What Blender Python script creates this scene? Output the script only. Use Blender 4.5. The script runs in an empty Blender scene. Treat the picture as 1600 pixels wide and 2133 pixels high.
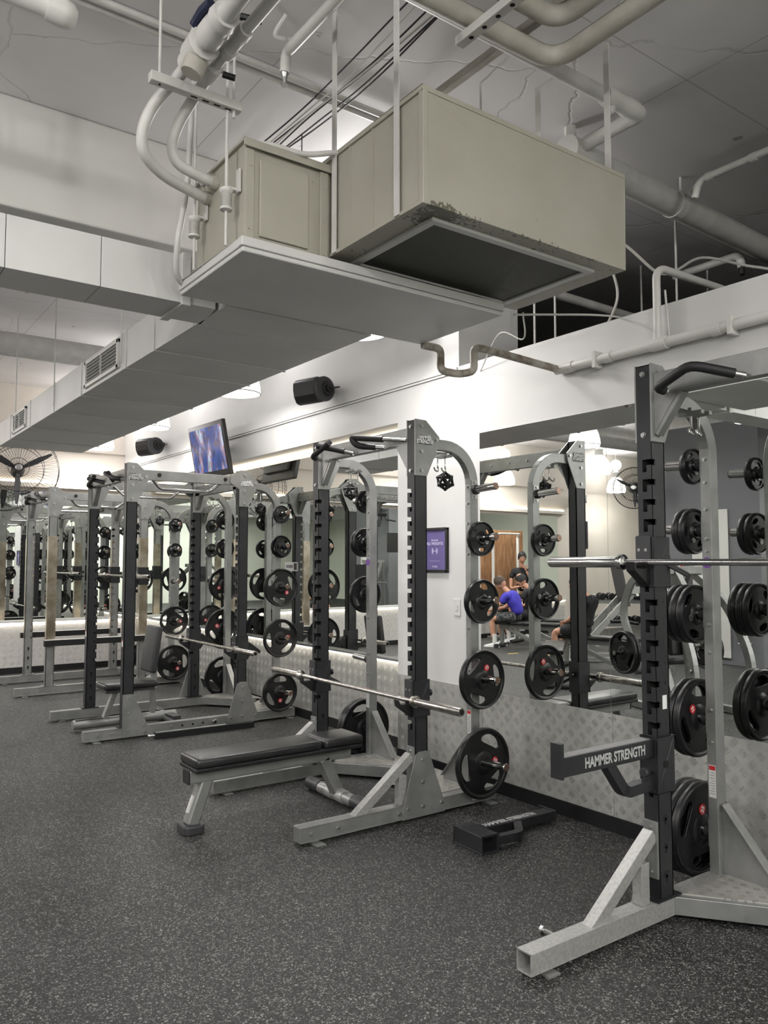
import bpy, bmesh, math, random
from mathutils import Vector, Matrix, noise
random.seed(7)
PI = math.pi
SC = bpy.context.scene
COL = SC.collection
V = Vector

# ------------------------------------------------------------------ camera
FPX = 1650.0
YAW = math.radians(35.79); PITCH = math.radians(3.59)
CAM = V((0, 0, 1.55))
cd = bpy.data.cameras.new('camera'); cam = bpy.data.objects.new('camera', cd); COL.objects.link(cam)
cam.location = CAM
FW = V((math.sin(YAW) * math.cos(PITCH), math.cos(YAW) * math.cos(PITCH), math.sin(PITCH)))
cam.rotation_euler = FW.to_track_quat('-Z', 'Y').to_euler()
cd.sensor_fit = 'HORIZONTAL'; cd.sensor_width = 36.0; cd.lens = 36.0 * FPX / 1600.0
cd.clip_start = 0.02; cd.clip_end = 200
SC.camera = cam
# ------------------------------------------------------------------ world, exposure
w = bpy.data.worlds.new('world'); SC.world = w; w.use_nodes = True
w.node_tree.nodes['Background'].inputs[0].default_value = (0.9, 0.95, 1.0, 1)
w.node_tree.nodes['Background'].inputs[1].default_value = 0.02
vs = SC.view_settings
vs.view_transform = 'Standard'; vs.look = 'None'; vs.gamma = 1.0; vs.exposure = 0.0; vs.use_curve_mapping = False
SC.cycles.max_bounces = 7; SC.cycles.diffuse_bounces = 3; SC.cycles.glossy_bounces = 5
SC.cycles.use_adaptive_sampling = True; SC.cycles.adaptive_threshold = .06; SC.cycles.adaptive_min_samples = 16
SC.cycles.sample_clamp_indirect = 4.0
SC.cycles.use_denoising = True

LAMP_W = 34.0          # each pendant lamp's bulb
LED_STR = 3.6

# ------------------------------------------------------------------ materials
def mat(name, col, rough=0.5, metal=0.0, emis=None, es=0.0, spec=None, coat=0.0):
    m = bpy.data.materials.new(name); m.use_nodes = True
    b = m.node_tree.nodes['Principled BSDF']
    b.inputs['Base Color'].default_value = (*col, 1); b.inputs['Roughness'].default_value = rough
    b.inputs['Metallic'].default_value = metal
    if spec is not None: b.inputs['Specular IOR Level'].default_value = spec
    if coat: b.inputs['Coat Weight'].default_value = coat
    if emis: b.inputs['Emission Color'].default_value = (*emis, 1); b.inputs['Emission Strength'].default_value = es
    return m
def nodes(m):
    nt = m.node_tree; return nt, nt.nodes, nt.links, nt.nodes['Principled BSDF']
def N(nt, typ, **kw):
    n = nt.nodes.new(typ)
    for k, v in kw.items():
        if k in ('operation', 'blend_type', 'feature', 'data_type', 'distance', 'noise_dimensions'): setattr(n, k, v)
        else: n.inputs[k].default_value = v
    return n
def ramp(nt, fac, stops):
    r = nt.nodes.new('ShaderNodeValToRGB'); e = r.color_ramp.elements
    while len(e) < len(stops): e.new(0.5)
    for i, (p, c) in enumerate(stops): e[i].position = p; e[i].color = (*c, 1) if len(c) == 3 else c
    nt.links.new(fac, r.inputs[0]); return r
def worn(m, c1, c2, scale=6, detail=5, bump=0.0, rough=None, bscale=120, lo=.4, hi=.65):
    nt, nd, lk, b = nodes(m)
    tc = N(nt, 'ShaderNodeTexCoord'); n1 = N(nt, 'ShaderNodeTexNoise', Scale=scale, Detail=detail)
    lk.new(tc.outputs['Object'], n1.inputs['Vector'])
    r = ramp(nt, n1.outputs['Fac'], [(lo, c1), (hi, c2)]); lk.new(r.outputs[0], b.inputs['Base Color'])
    if bump:
        n2 = N(nt, 'ShaderNodeTexNoise', Scale=bscale, Detail=3); lk.new(tc.outputs['Object'], n2.inputs['Vector'])
        bp = N(nt, 'ShaderNodeBump', Strength=bump, Distance=0.01); lk.new(n2.outputs['Fac'], bp.inputs['Height'])
        lk.new(bp.outputs[0], b.inputs['Normal'])
    if rough:
        mr = N(nt, 'ShaderNodeMapRange'); mr.inputs['To Min'].default_value = rough[0]; mr.inputs['To Max'].default_value = rough[1]
        lk.new(n1.outputs['Fac'], mr.inputs['Value']); lk.new(mr.outputs[0], b.inputs['Roughness'])
    return m
M = {}
M['wall'] = worn(mat('painted_wall', (.7, .68, .64), .55), (.675, .668, .655), (.73, .722, .71), 1.2, 4, .05, bscale=60)
M['farwall'] = worn(mat('warm_wall', (.7, .62, .55), .6), (.66, .60, .53), (.72, .66, .60), 1.2, 4, .05, bscale=60)
M['pale'] = worn(mat('pale_green_wall', (.74, .78, .68), .6), (.72, .76, .66), (.78, .80, .71), 1.2, 4)
M['darkwall'] = mat('dark_wall', (.16, .16, .155), .8)
M['greywall'] = mat('grey_column_paint', (.16, .165, .175), .6)
M['silver'] = worn(mat('silver_paint', (.28, .285, .28), .38, .55), (.255, .26, .255), (.31, .312, .305), 9, 6, .03, (.32, .48), bscale=300)
M['silver_worn'] = worn(mat('scuffed_silver_paint', (.5, .5, .48), .42, .45), (.36, .36, .35), (.44, .435, .42), 60, 8, .05, (.35, .55), bscale=200, lo=.38, hi=.6)
M['dark'] = worn(mat('charcoal_paint', (.022, .023, .026), .42, .2), (.019, .020, .023), (.027, .028, .031), 8, 5, .05, bscale=500)
M['blackmetal'] = mat('black_paint', (.012, .012, .013), .4, .1)
M['chrome'] = mat('chrome', (.62, .62, .61), .14, 1.0)
M['barsteel'] = worn(mat('bar_steel', (.5, .48, .45), .25, 1.0), (.38, .35, .32), (.62, .60, .57), 20, 5)
M['copper'] = mat('end_cap_metal', (.20, .13, .10), .35, .8)
M['bolt'] = mat('bolt_steel', (.42, .42, .42), .35, .9)
M['rubber'] = worn(mat('plate_rubber', (.008, .008, .009), .36, spec=.38), (.005, .005, .006), (.010, .010, .011), 12, 4, .04, (.28, .45), bscale=150)
M['grip'] = mat('rubber_grip', (.01, .01, .011), .6)
M['vinyl'] = worn(mat('black_vinyl', (.02, .02, .022), .3), (.012, .012, .013), (.021, .021, .022), 8, 4, .06, (.25, .42), bscale=220)
M['red'] = mat('red_disc', (.45, .02, .025), .4)
M['white'] = mat('white_print', (.8, .8, .8), .5)
M['text'] = mat('silver_lettering', (.42, .42, .42), .45)
M['cream'] = worn(mat('cream_sheet_metal', (.38, .365, .305), .45), (.365, .35, .29), (.40, .385, .325), 2.5, 4, .03, bscale=8)
M['ductpaint'] = worn(mat('duct_paint', (.6, .59, .56), .45), (.57, .565, .55), (.63, .625, .61), 2.0, 4, .05, bscale=10)
M['pipe'] = worn(mat('pipe_paint', (.58, .56, .52), .42), (.56, .55, .525), (.64, .63, .605), 8, 4)
M['pipew'] = mat('white_plastic_pipe', (.68, .67, .64), .35)
M['insul'] = worn(mat('pipe_insulation', (.42, .40, .35), .55), (.38, .36, .31), (.46, .44, .39), 9, 4, .05, bscale=100)
M['navy'] = mat('navy_handle', (.01, .014, .04), .4)
M['dirty'] = worn(mat('rusty_fitting', (.3, .26, .2), .6), (.16, .12, .085), (.46, .43, .38), 14, 6, lo=.36, hi=.60)
M['cream_worn'] = worn(mat('cream_sheet_metal_flaked', (.38, .365, .305), .45), (.365, .35, .29), (.40, .385, .325), 2.5, 4, .03, bscale=8)
M['cable'] = mat('black_cable', (.012, .012, .02), .5)
M['wcable'] = mat('white_cable', (.6, .59, .55), .5)
M['led'] = mat('led_strip', (1, .93, .82), .5, emis=(1.0, .86, .66), es=LED_STR)
M['purple'] = mat('purple_poster', (.14, .11, .30), .5)
M['lilac'] = mat('lilac_ink', (.55, .52, .75), .5)
M['frame'] = mat('poster_frame', (.012, .012, .013), .35)
M['plastic'] = mat('charcoal_plastic', (.035, .035, .038), .45)
M['grey'] = mat('grey_plastic', (.2, .2, .2), .5)
M['label'] = mat('label_paper', (.55, .55, .53), .5)
M['inside'] = mat('dark_inside', (.006, .006, .006), .9)  # near-black that paints the shade in posts, tubes and gaps
M['skin'] = mat('skin', (.52, .27, .18), .5)
M['hair'] = mat('brown_hair', (.045, .025, .014), .6)
M['hairb'] = mat('black_hair', (.012, .01, .01), .6)
M['blueshirt'] = mat('blue_shirt', (.05, .04, .42), .8)
M['blackshirt'] = mat('black_shirt', (.012, .012, .014), .8)
M['shorts'] = worn(mat('patterned_shorts', (.05, .05, .05), .8), (.02, .02, .022), (.12, .12, .125), 25, 4, lo=.45, hi=.6)
M['whitecloth'] = mat('white_socks_and_shoes', (.75, .75, .74), .7)
M['pink'] = mat('pink_liquid', (.75, .38, .45), .25)
M['yellow'] = mat('yellow_tape', (.75, .5, .1), .6)
M['redplastic'] = mat('red_plastic', (.6, .03, .03), .4)
M['mirror'] = mat('mirror_glass', (.86, .885, .86), .0, 1.0)
M['glassedge'] = mat('mirror_edge', (.25, .3, .28), .2, .6)

# paint flaked off along the lower front edge of the return box
nt, nd, lk, b = nodes(M['cream_worn']); base = b.inputs['Base Color'].links[0].from_socket
tc = N(nt, 'ShaderNodeTexCoord'); sx = N(nt, 'ShaderNodeSeparateXYZ'); lk.new(tc.outputs['Object'], sx.inputs[0])
nz = N(nt, 'ShaderNodeTexNoise', Scale=70.0, Detail=6.0); lk.new(tc.outputs['Object'], nz.inputs['Vector'])
nb = N(nt, 'ShaderNodeTexNoise', Scale=3.0, Detail=2.0); lk.new(tc.outputs['Object'], nb.inputs['Vector'])
mr = N(nt, 'ShaderNodeMapRange'); mr.inputs['From Min'].default_value = .080; mr.inputs['From Max'].default_value = .125; mr.inputs['To Min'].default_value = .16; mr.inputs['To Max'].default_value = -.22; lk.new(sx.outputs[2], mr.inputs['Value'])
ad = N(nt, 'ShaderNodeMath', operation='ADD'); lk.new(nz.outputs['Fac'], ad.inputs[0]); lk.new(mr.outputs[0], ad.inputs[1])
a2 = N(nt, 'ShaderNodeMath', operation='MULTIPLY'); lk.new(ad.outputs[0], a2.inputs[0]); lk.new(nb.outputs['Fac'], a2.inputs[1])
rr = ramp(nt, a2.outputs[0], [(.372, (0, 0, 0)), (.386, (1, 1, 1))])
mm = N(nt, 'ShaderNodeMix', data_type='RGBA'); lk.new(rr.outputs[0], mm.inputs[0]); lk.new(base, mm.inputs[6]); mm.inputs[7].default_value = (.13, .12, .09, 1); lk.new(mm.outputs[2], b.inputs['Base Color'])

# lamps: the acrylic shade and the lit bulb disc
m = bpy.data.materials.new('lit_acrylic_shade'); m.use_nodes = True
nt = m.node_tree; b = nt.nodes['Principled BSDF']
b.inputs['Base Color'].default_value = (.9, .9, .9, 1); b.inputs['Roughness'].default_value = .3
b.inputs['Emission Color'].default_value = (1, .97, .93, 1); b.inputs['Emission Strength'].default_value = 2.2
M['shade'] = m
M['bulb'] = mat('lit_bulb', (1, 1, 1), .5, emis=(1, .965, .92), es=9.0)
M['panelight'] = mat('lit_ceiling_panel', (1, 1, 1), .5, emis=(1, .98, .95), es=6.0)

# rubber floor with grey flecks
m = mat('speckled_rubber', (.03, .03, .03), .62); M['floor'] = m
nt, nd, lk, b = nodes(m)
tc = N(nt, 'ShaderNodeTexCoord')
vo = N(nt, 'ShaderNodeTexVoronoi', Scale=210.0); vo.inputs['Randomness'].default_value = 1
nz = N(nt, 'ShaderNodeTexNoise', Scale=90.0, Detail=2.0)
mx = N(nt, 'ShaderNodeMix', data_type='VECTOR'); mx.inputs[0].default_value = .02
lk.new(tc.outputs['Object'], mx.inputs[4]); lk.new(nz.outputs['Color'], mx.inputs[5]); lk.new(tc.outputs['Object'], nz.inputs['Vector'])
lk.new(mx.outputs[1], vo.inputs['Vector'])
sp = N(nt, 'ShaderNodeSeparateColor'); lk.new(vo.outputs['Color'], sp.inputs[0])
r1 = ramp(nt, sp.outputs[0], [(0, (.0075, .0077, .008)), (.66, (.0095, .0098, .010)), (.73, (.032, .033, .033)), (.87, (.08, .082, .081)), (.97, (.25, .25, .24))])
r1.color_ramp.interpolation = 'LINEAR'
n2 = N(nt, 'ShaderNodeTexNoise', Scale=.9, Detail=4.0); lk.new(tc.outputs['Object'], n2.inputs['Vector'])
r2 = ramp(nt, n2.outputs['Fac'], [(.3, (.85, .85, .85)), (.7, (1.1, 1.08, 1.05))])
mm = N(nt, 'ShaderNodeMix', data_type='RGBA', blend_type='MULTIPLY'); mm.inputs[0].default_value = 1
lk.new(r1.outputs[0], mm.inputs[6]); lk.new(r2.outputs[0], mm.inputs[7]); lk.new(mm.outputs[2], b.inputs['Base Color'])
bp = N(nt, 'ShaderNodeBump', Strength=.35, Distance=.003); lk.new(sp.outputs[1], bp.inputs['Height']); lk.new(bp.outputs[0], b.inputs['Normal'])

# concrete ceiling: painted, joints, pock marks, cracks
def concrete(name, c1, c2, joints=True):
    m = mat(name, c1, .6); nt, nd, lk, b = nodes(m)
    tc = N(nt, 'ShaderNodeTexCoord'); n1 = N(nt, 'ShaderNodeTexNoise', Scale=1.1, Detail=6.0)
    lk.new(tc.outputs['Object'], n1.inputs['Vector'])
    r = ramp(nt, n1.outputs['Fac'], [(.35, c1), (.65, c2)]); last = r.outputs[0]
    vo = N(nt, 'ShaderNodeTexVoronoi', Scale=2.6); lk.new(tc.outputs['Object'], vo.inputs['Vector'])
    n3 = N(nt, 'ShaderNodeTexNoise', Scale=45.0, Detail=3.0); lk.new(tc.outputs['Object'], n3.inputs['Vector'])
    ad = N(nt, 'ShaderNodeMath', operation='MULTIPLY_ADD'); lk.new(n3.outputs['Fac'], ad.inputs[0]); ad.inputs[1].default_value = .14
    lk.new(vo.outputs['Distance'], ad.inputs[2])
    pock = ramp(nt, ad.outputs[0], [(.118, (0, 0, 0)), (.135, (1, 1, 1))])
    # cracks
    vc = N(nt, 'ShaderNodeTexVoronoi', Scale=(.55 if joints else .18), feature='DISTANCE_TO_EDGE'); n4 = N(nt, 'ShaderNodeTexNoise', Scale=5.0, Detail=5.0)
    mv = N(nt, 'ShaderNodeMix', data_type='VECTOR'); mv.inputs[0].default_value = .12
    lk.new(tc.outputs['Object'], mv.inputs[4]); lk.new(tc.outputs['Object'], n4.inputs['Vector']); lk.new(n4.outputs['Color'], mv.inputs[5]); lk.new(mv.outputs[1], vc.inputs['Vector'])
    cr = ramp(nt, vc.outputs['Distance'], [(.0, (.5, .5, .5) if joints else (1, 1, 1)), (.0010, (1, 1, 1))])
    mi = N(nt, 'ShaderNodeMath', operation='MINIMUM'); lk.new(pock.outputs[0], mi.inputs[0]); lk.new(cr.outputs[0], mi.inputs[1]); hs = mi.outputs[0]
    if joints:
        br = nt.nodes.new('ShaderNodeTexBrick'); br.offset = 0; br.squash = 1
        br.inputs['Scale'].default_value = 1; br.inputs['Brick Width'].default_value = 1.8; br.inputs['Row Height'].default_value = 1.15
        br.inputs['Mortar Size'].default_value = .003; br.inputs['Color1'].default_value = (1, 1, 1, 1); br.inputs['Color2'].default_value = (1, 1, 1, 1); br.inputs['Mortar'].default_value = (0, 0, 0, 1)
        lk.new(tc.outputs['Object'], br.inputs['Vector'])
        m2 = N(nt, 'ShaderNodeMath', operation='MINIMUM'); lk.new(hs, m2.inputs[0]); lk.new(br.outputs['Color'], m2.inputs[1]); hs = m2.outputs[0]
    dk = N(nt, 'ShaderNodeMapRange'); dk.inputs['To Min'].default_value = .6; lk.new(hs, dk.inputs['Value'])
    mm = N(nt, 'ShaderNodeMix', data_type='RGBA', blend_type='MULTIPLY'); mm.inputs[0].default_value = 1
    lk.new(last, mm.inputs[6]); lk.new(dk.outputs[0], mm.inputs[7]); lk.new(mm.outputs[2], b.inputs['Base Color'])
    bp = N(nt, 'ShaderNodeBump', Strength=.5, Distance=.01); lk.new(hs, bp.inputs['Height'])
    bp2 = N(nt, 'ShaderNodeBump', Strength=.12, Distance=.02); lk.new(n1.outputs['Fac'], bp2.inputs['Height']); lk.new(bp.outputs[0], bp2.inputs['Normal'])
    lk.new(bp2.outputs[0], b.inputs['Normal'])
    return m
M['ceiling'] = concrete('painted_concrete', (.70, .685, .685), (.76, .745, .745))
M['beam'] = concrete('painted_beam', (.69, .68, .65), (.74, .73, .70), False)

# chequer (diamond) plate: groups of slanting bars, real relief on real panels
def treadplate(name, col, axes, s=1 / .092, rough=.42, metal=.45, strength=.85):
    m = mat(name, col, rough, metal); nt, nd, lk, b = nodes(m)
    tc = N(nt, 'ShaderNodeTexCoord'); sx = N(nt, 'ShaderNodeSeparateXYZ'); lk.new(tc.outputs['Object'], sx.inputs[0])
    def mt(op, a, bb=None, c=None):
        n = N(nt, 'ShaderNodeMath', operation=op)
        for i, v in enumerate((a, bb, c)):
            if v is None: continue
            if isinstance(v, (int, float)): n.inputs[i].default_value = v
            else: lk.new(v, n.inputs[i])
        return n.outputs[0]
    u0 = mt('MULTIPLY', sx.outputs[axes[0]], s); v0 = mt('MULTIPLY', sx.outputs[axes[1]], s)
    u = mt('ADD', u0, v0); v = mt('SUBTRACT', u0, v0)
    fu = mt('SUBTRACT', mt('FRACT', u), .5); fv = mt('SUBTRACT', mt('FRACT', v), .5)
    par = mt('MODULO', mt('ABSOLUTE', mt('ADD', mt('FLOOR', u), mt('FLOOR', v))), 2)
    a = mt('MULTIPLY_ADD', mt('SUBTRACT', fv, fu), par, fu)      # along
    c = mt('MULTIPLY_ADD', mt('SUBTRACT', fu, fv), par, fv)      # across
    bars = mt('COSINE', mt('MULTIPLY', c, 2 * PI * 7.5))
    msk = mt('MULTIPLY', mt('LESS_THAN', mt('ABSOLUTE', a), .24), mt('LESS_THAN', mt('ABSOLUTE', c), .33))
    h = mt('MULTIPLY', mt('MAXIMUM', bars, 0), msk)
    bp = N(nt, 'ShaderNodeBump', Strength=strength, Distance=.007); lk.new(h, bp.inputs['Height']); lk.new(bp.outputs[0], b.inputs['Normal'])
    n1 = N(nt, 'ShaderNodeTexNoise', Scale=22.0, Detail=5.0); lk.new(tc.outputs['Object'], n1.inputs['Vector'])
    r = ramp(nt, n1.outputs['Fac'], [(.35, tuple(x * .93 for x in col)), (.65, tuple(min(1, x * 1.06) for x in col))])
    lk.new(r.outputs[0], b.inputs['Base Color'])
    return m
M['tread_r'] = treadplate('aluminium_tread_plate', (.50, .50, .47), (1, 2))
M['tread_f'] = treadplate('far_tread_plate', (.62, .60, .58), (0, 2), metal=.3, rough=.5)
M['tread_h'] = treadplate('platform_tread_plate', (.42, .41, .38), (0, 1), s=1 / .06, strength=1.0)

# wood
m = mat('wood_panel', (.3, .15, .07), .5); M['wood'] = m
nt, nd, lk, b = nodes(m)
tc = N(nt, 'ShaderNodeTexCoord'); mp = N(nt, 'ShaderNodeMapping'); mp.inputs['Scale'].default_value = (6, 6, 1.2)
nz = N(nt, 'ShaderNodeTexNoise', Scale=3.0, Detail=6.0); lk.new(tc.outputs['Object'], mp.inputs[0]); lk.new(mp.outputs[0], nz.inputs['Vector'])
r = ramp(nt, nz.outputs['Fac'], [(.35, (.20, .095, .04)), (.65, (.38, .20, .095))]); lk.new(r.outputs[0], b.inputs['Base Color'])

# television picture: soft patches of players in blue and white on green
m = mat('television_picture', (.02, .02, .02), .15, emis=(1, 1, 1), es=1.0); M['screen'] = m
nt, nd, lk, b = nodes(m)
tc = N(nt, 'ShaderNodeTexCoord'); mp = N(nt, 'ShaderNodeMapping'); mp.inputs['Scale'].default_value = (9, 9, 3.2)
nz = N(nt, 'ShaderNodeTexNoise', Scale=1.0, Detail=3.0); lk.new(tc.outputs['Object'], mp.inputs[0]); lk.new(mp.outputs[0], nz.inputs['Vector'])
r = ramp(nt, nz.outputs['Fac'], [(.30, (.02, .03, .05)), (.40, (.04, .09, .35)), (.47, (.10, .06, .09)), (.53, (.16, .24, .55)), (.58, (.42, .18, .16)), (.64, (.50, .62, .85)), (.72, (.10, .2, .12))])
lk.new(r.outputs[0], b.inputs['Emission Color'])

# perforated grille
m = mat('perforated_metal', (.05, .05, .045), .6, .2); M['mesh'] = m
nt, nd, lk, b = nodes(m)
tc = N(nt, 'ShaderNodeTexCoord'); vo = N(nt, 'ShaderNodeTexVoronoi', Scale=75.0); vo.inputs['Randomness'].default_value = .0
lk.new(tc.outputs['Object'], vo.inputs['Vector'])
r = ramp(nt, vo.outputs['Distance'], [(.30, (.008, .008, .008)), (.40, (.085, .085, .075))]); lk.new(r.outputs[0], b.inputs['Base Color'])

# ------------------------------------------------------------------ geometry helper
class G:
    def __init__(s): s.v = []; s.f = []; s.m = Matrix.Identity(4)
    def add(s, vs, fs):
        k = len(s.v); s.v += [s.m @ V(p) for p in vs]; s.f += [tuple(i + k for i in f) for f in fs]; return s
    def box(s, a, b):
        x0, y0, z0 = a; x1, y1, z1 = b
        if x0 > x1: x0, x1 = x1, x0
        if y0 > y1: y0, y1 = y1, y0
        if z0 > z1: z0, z1 = z1, z0
        return s.add([(x0, y0, z0), (x1, y0, z0), (x1, y1, z0), (x0, y1, z0), (x0, y0, z1), (x1, y0, z1), (x1, y1, z1), (x0, y1, z1)],
                     [(0, 3, 2, 1), (4, 5, 6, 7), (0, 1, 5, 4), (1, 2, 6, 5), (2, 3, 7, 6), (3, 0, 4, 7)])
    def prism(s, pts, ax, d0, d1):
        """2D outline pts in the plane normal to axis ax ('x': (y,z), 'y': (x,z), 'z': (x,y)), from d0 to d1"""
        def P(p, d): return {'x': (d, p[0], p[1]), 'y': (p[0], d, p[1]), 'z': (p[0], p[1], d)}[ax]
        n = len(pts); area = sum(pts[i][0] * pts[(i + 1) % n][1] - pts[(i + 1) % n][0] * pts[i][1] for i in range(n))
        pts = list(pts) if (area > 0) == (ax != 'y') else list(reversed(pts))
        if d0 > d1: d0, d1 = d1, d0
        vs = [P(p, d0) for p in pts] + [P(p, d1) for p in pts]
        fs = [tuple(range(n - 1, -1, -1)), tuple(range(n, 2 * n))] + [(i, (i + 1) % n, n + (i + 1) % n, n + i) for i in range(n)]
        return s.add(vs, fs)
    def frame_at(s, d, up=V((0, 0, 1))):
        d = d.normalized()
        if abs(d.dot(up)) > .97: up = V((1, 0, 0)) if abs(d.x) < .9 else V((0, 1, 0))
        a = up.cross(d).normalized(); return a, d.cross(a).normalized()
    def bar(s, p0, p1, w, h, up=V((0, 0, 1))):
        p0, p1 = V(p0), V(p1); a, b = s.frame_at(p1 - p0, up); a *= w / 2; b *= h / 2
        vs = [p + x for p in (p0, p1) for x in (-a - b, a - b, a + b, -a + b)]
        return s.add(vs, [(0, 3, 2, 1), (4, 5, 6, 7), (0, 1, 5, 4), (1, 2, 6, 5), (2, 3, 7, 6), (3, 0, 4, 7)])
    def sweep(s, pts, prof, closed=True, caps=True, up=V((0, 0, 1)), scale=None):
        """sweep a 2D profile along pts with mitred joints; parallel transport"""
        pts = [V(p) for p in pts]; n = len(pts); m = len(prof)
        d0 = (pts[1] - pts[0]).normalized(); a, b = s.frame_at(d0, up); vs = []
        pd = d0
        for i, p in enumerate(pts):
            di = (pts[i] - pts[i - 1]).normalized() if i else d0
            do = (pts[i + 1] - pts[i]).normalized() if i < n - 1 else di
            if i:
                q = pd.rotation_difference(di); a = q @ a; b = q @ b; pd = di
            t = (di + do).normalized(); k = scale[i] if scale else 1
            ct = max(.3, di.dot(t))
            for (x, y) in prof:
                o = a * x * k + b * y * k
                # project on mitre plane along di
                o = o - di * (o.dot(t) / ct)
                vs.append(p + o)
        fs = []
        for i in range(n - 1):
            for j in range(m):
                k = (j + 1) % m
                fs.append((i * m + j, i * m + k, (i + 1) * m + k, (i + 1) * m + j))
        if caps: fs += [tuple(range(m - 1, -1, -1)), tuple((n - 1) * m + j for j in range(m))]
        return s.add(vs, fs)
    def tube(s, pts, r, seg=12, scale=None):
        return s.sweep(pts, [(r * math.cos(2 * PI * j / seg), r * math.sin(2 * PI * j / seg)) for j in range(seg)], scale=scale)
    def rtube(s, pts, w, h, up=V((0, 0, 1))):
        return s.sweep(pts, [(-w / 2, -h / 2), (w / 2, -h / 2), (w / 2, h / 2), (-w / 2, h / 2)], up=up)
    def lathe(s, o, ax, prof, seg=24, caps=True):
        """profile [(d along axis, r)]"""
        o = V(o); ax = V(ax).normalized(); a, b = s.frame_at(ax); vs = []
        for d, r in prof:
            for j in range(seg): t = 2 * PI * j / seg; vs.append(o + ax * d + a * r * math.cos(t) + b * r * math.sin(t))
        n = len(prof); fs = [(i * seg + j, i * seg + (j + 1) % seg, (i + 1) * seg + (j + 1) % seg, (i + 1) * seg + j) for i in range(n - 1) for j in range(seg)]
        if caps: fs += [tuple(range(seg - 1, -1, -1)), tuple((n - 1) * seg + j for j in range(seg))]
        return s.add(vs, fs)
    def cyl(s, p0, p1, r, seg=16):
        p0, p1 = V(p0), V(p1); return s.lathe(p0, p1 - p0, [(0, r), ((p1 - p0).length, r)], seg)
    def ball(s, c, r, seg=14, rings=8, sc=(1, 1, 1)):
        c = V(c); vs = []; fs = []
        for i in range(rings + 1):
            th = PI * i / rings
            for j in range(seg):
                ph = 2 * PI * j / seg; vs.append((c.x + r * sc[0] * math.sin(th) * math.cos(ph), c.y + r * sc[1] * math.sin(th) * math.sin(ph), c.z + r * sc[2] * math.cos(th)))
        for i in range(rings):
            for j in range(seg): fs.append((i * seg + j, (i + 1) * seg + j, (i + 1) * seg + (j + 1) % seg, i * seg + (j + 1) % seg))
        return s.add(vs, fs)
    def rbox(s, a, b, r, ax='z', seg=4):
        """box with rounded corners around axis ax"""
        i = 'xyz'.index(ax); o = [k for k in range(3) if k != i]
        u0, u1 = sorted((a[o[0]], b[o[0]])); v0, v1 = sorted((a[o[1]], b[o[1]])); pts = []
        for (cx, cy, t0) in ((u1 - r, v1 - r, 0), (u0 + r, v1 - r, 1), (u0 + r, v0 + r, 2), (u1 - r, v0 + r, 3)):
            for k in range(seg + 1): t = (t0 + k / seg) * PI / 2; pts.append((cx + r * math.cos(t), cy + r * math.sin(t)))
        return s.prism(pts, ax, a[i], b[i])
    def mesh(s, name, material, smooth=False):
        me = bpy.data.meshes.new(name); me.from_pydata([tuple(p) for p in s.v], [], s.f)
        bm = bmesh.new(); bm.from_mesh(me); bmesh.ops.remove_doubles(bm, verts=bm.verts, dist=1e-5)
        bmesh.ops.recalc_face_normals(bm, faces=bm.faces); bm.to_mesh(me); bm.free()
        me.materials.append(M[material] if isinstance(material, str) else material)
        if smooth:
            me.polygons.foreach_set('use_smooth', [True] * len(me.polygons))
            me.set_sharp_from_angle(angle=math.radians(38))
        return me
    def obj(s, name, material, parent=None, smooth=False, bevel=0, label=None, **kw):
        return link(name, s.mesh(name, material, smooth), parent, bevel, label, **kw)
def link(name, me, parent=None, bevel=0, label=None, loc=None, kind=None):
    o = bpy.data.objects.new(name, me); COL.objects.link(o)
    if parent: o.parent = parent
    if bevel:
        b = o.modifiers.new('bevel', 'BEVEL'); b.width = bevel; b.segments = 2; b.limit_method = 'ANGLE'; b.angle_limit = math.radians(40); b.harden_normals = False
    if label: o['label'] = label
    if kind: o['kind'] = kind
    if loc: o.location = loc
    return o
def thing(name, label, cat, loc=(0, 0, 0), rotz=0, group=None):
    o = bpy.data.objects.new(name, None); COL.objects.link(o); o.location = loc; o.rotation_euler = (0, 0, rotz)
    o.empty_display_size = .1
    o['label'] = label; o['category'] = cat
    if group: o['group'] = group
    return o
def tag(o, label, cat, group=None):
    o['label'] = label; o['category'] = cat
    if group: o['group'] = group
    return o
def copy_tree(o, parent=None):
    c = o.copy(); COL.objects.link(c); c.parent = parent
    for ch in list(o.children): copy_tree(ch, c)
    return c
def text_mesh(name, s, size, material, extrude=.0008, bold=.0, align='CENTER', sx=1.0, spacing=1.0):
    cu = bpy.data.curves.new(name, 'FONT'); cu.body = s; cu.size = size; cu.extrude = extrude; cu.offset = bold
    cu.align_x = align; cu.align_y = 'CENTER'; cu.space_character = spacing; cu.space_line = .78; cu.resolution_u = 3
    t = bpy.data.objects.new(name, cu); COL.objects.link(t); dg = bpy.context.evaluated_depsgraph_get(); dg.update()
    me = bpy.data.meshes.new_from_object(t.evaluated_get(dg)); bpy.data.objects.remove(t); bpy.data.curves.remove(cu)
    me.name = name; me.transform(Matrix.Diagonal((sx, 1, 1, 1))); me.materials.clear(); me.materials.append(M[material]); return me
ROT_S = Matrix.Rotation(PI / 2, 4, 'X')                                   # text facing -Y
ROT_W = Matrix.Rotation(-PI / 2, 4, 'Z') @ Matrix.Rotation(PI / 2, 4, 'X')  # text facing -X
def put_text(name, s, size, material, parent, loc, rot, label=None, **kw):
    me = text_mesh(name, s, size, material, **kw); me.transform(Matrix.Translation(loc) @ rot)
    return link(name, me, parent, 0, label)
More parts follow.
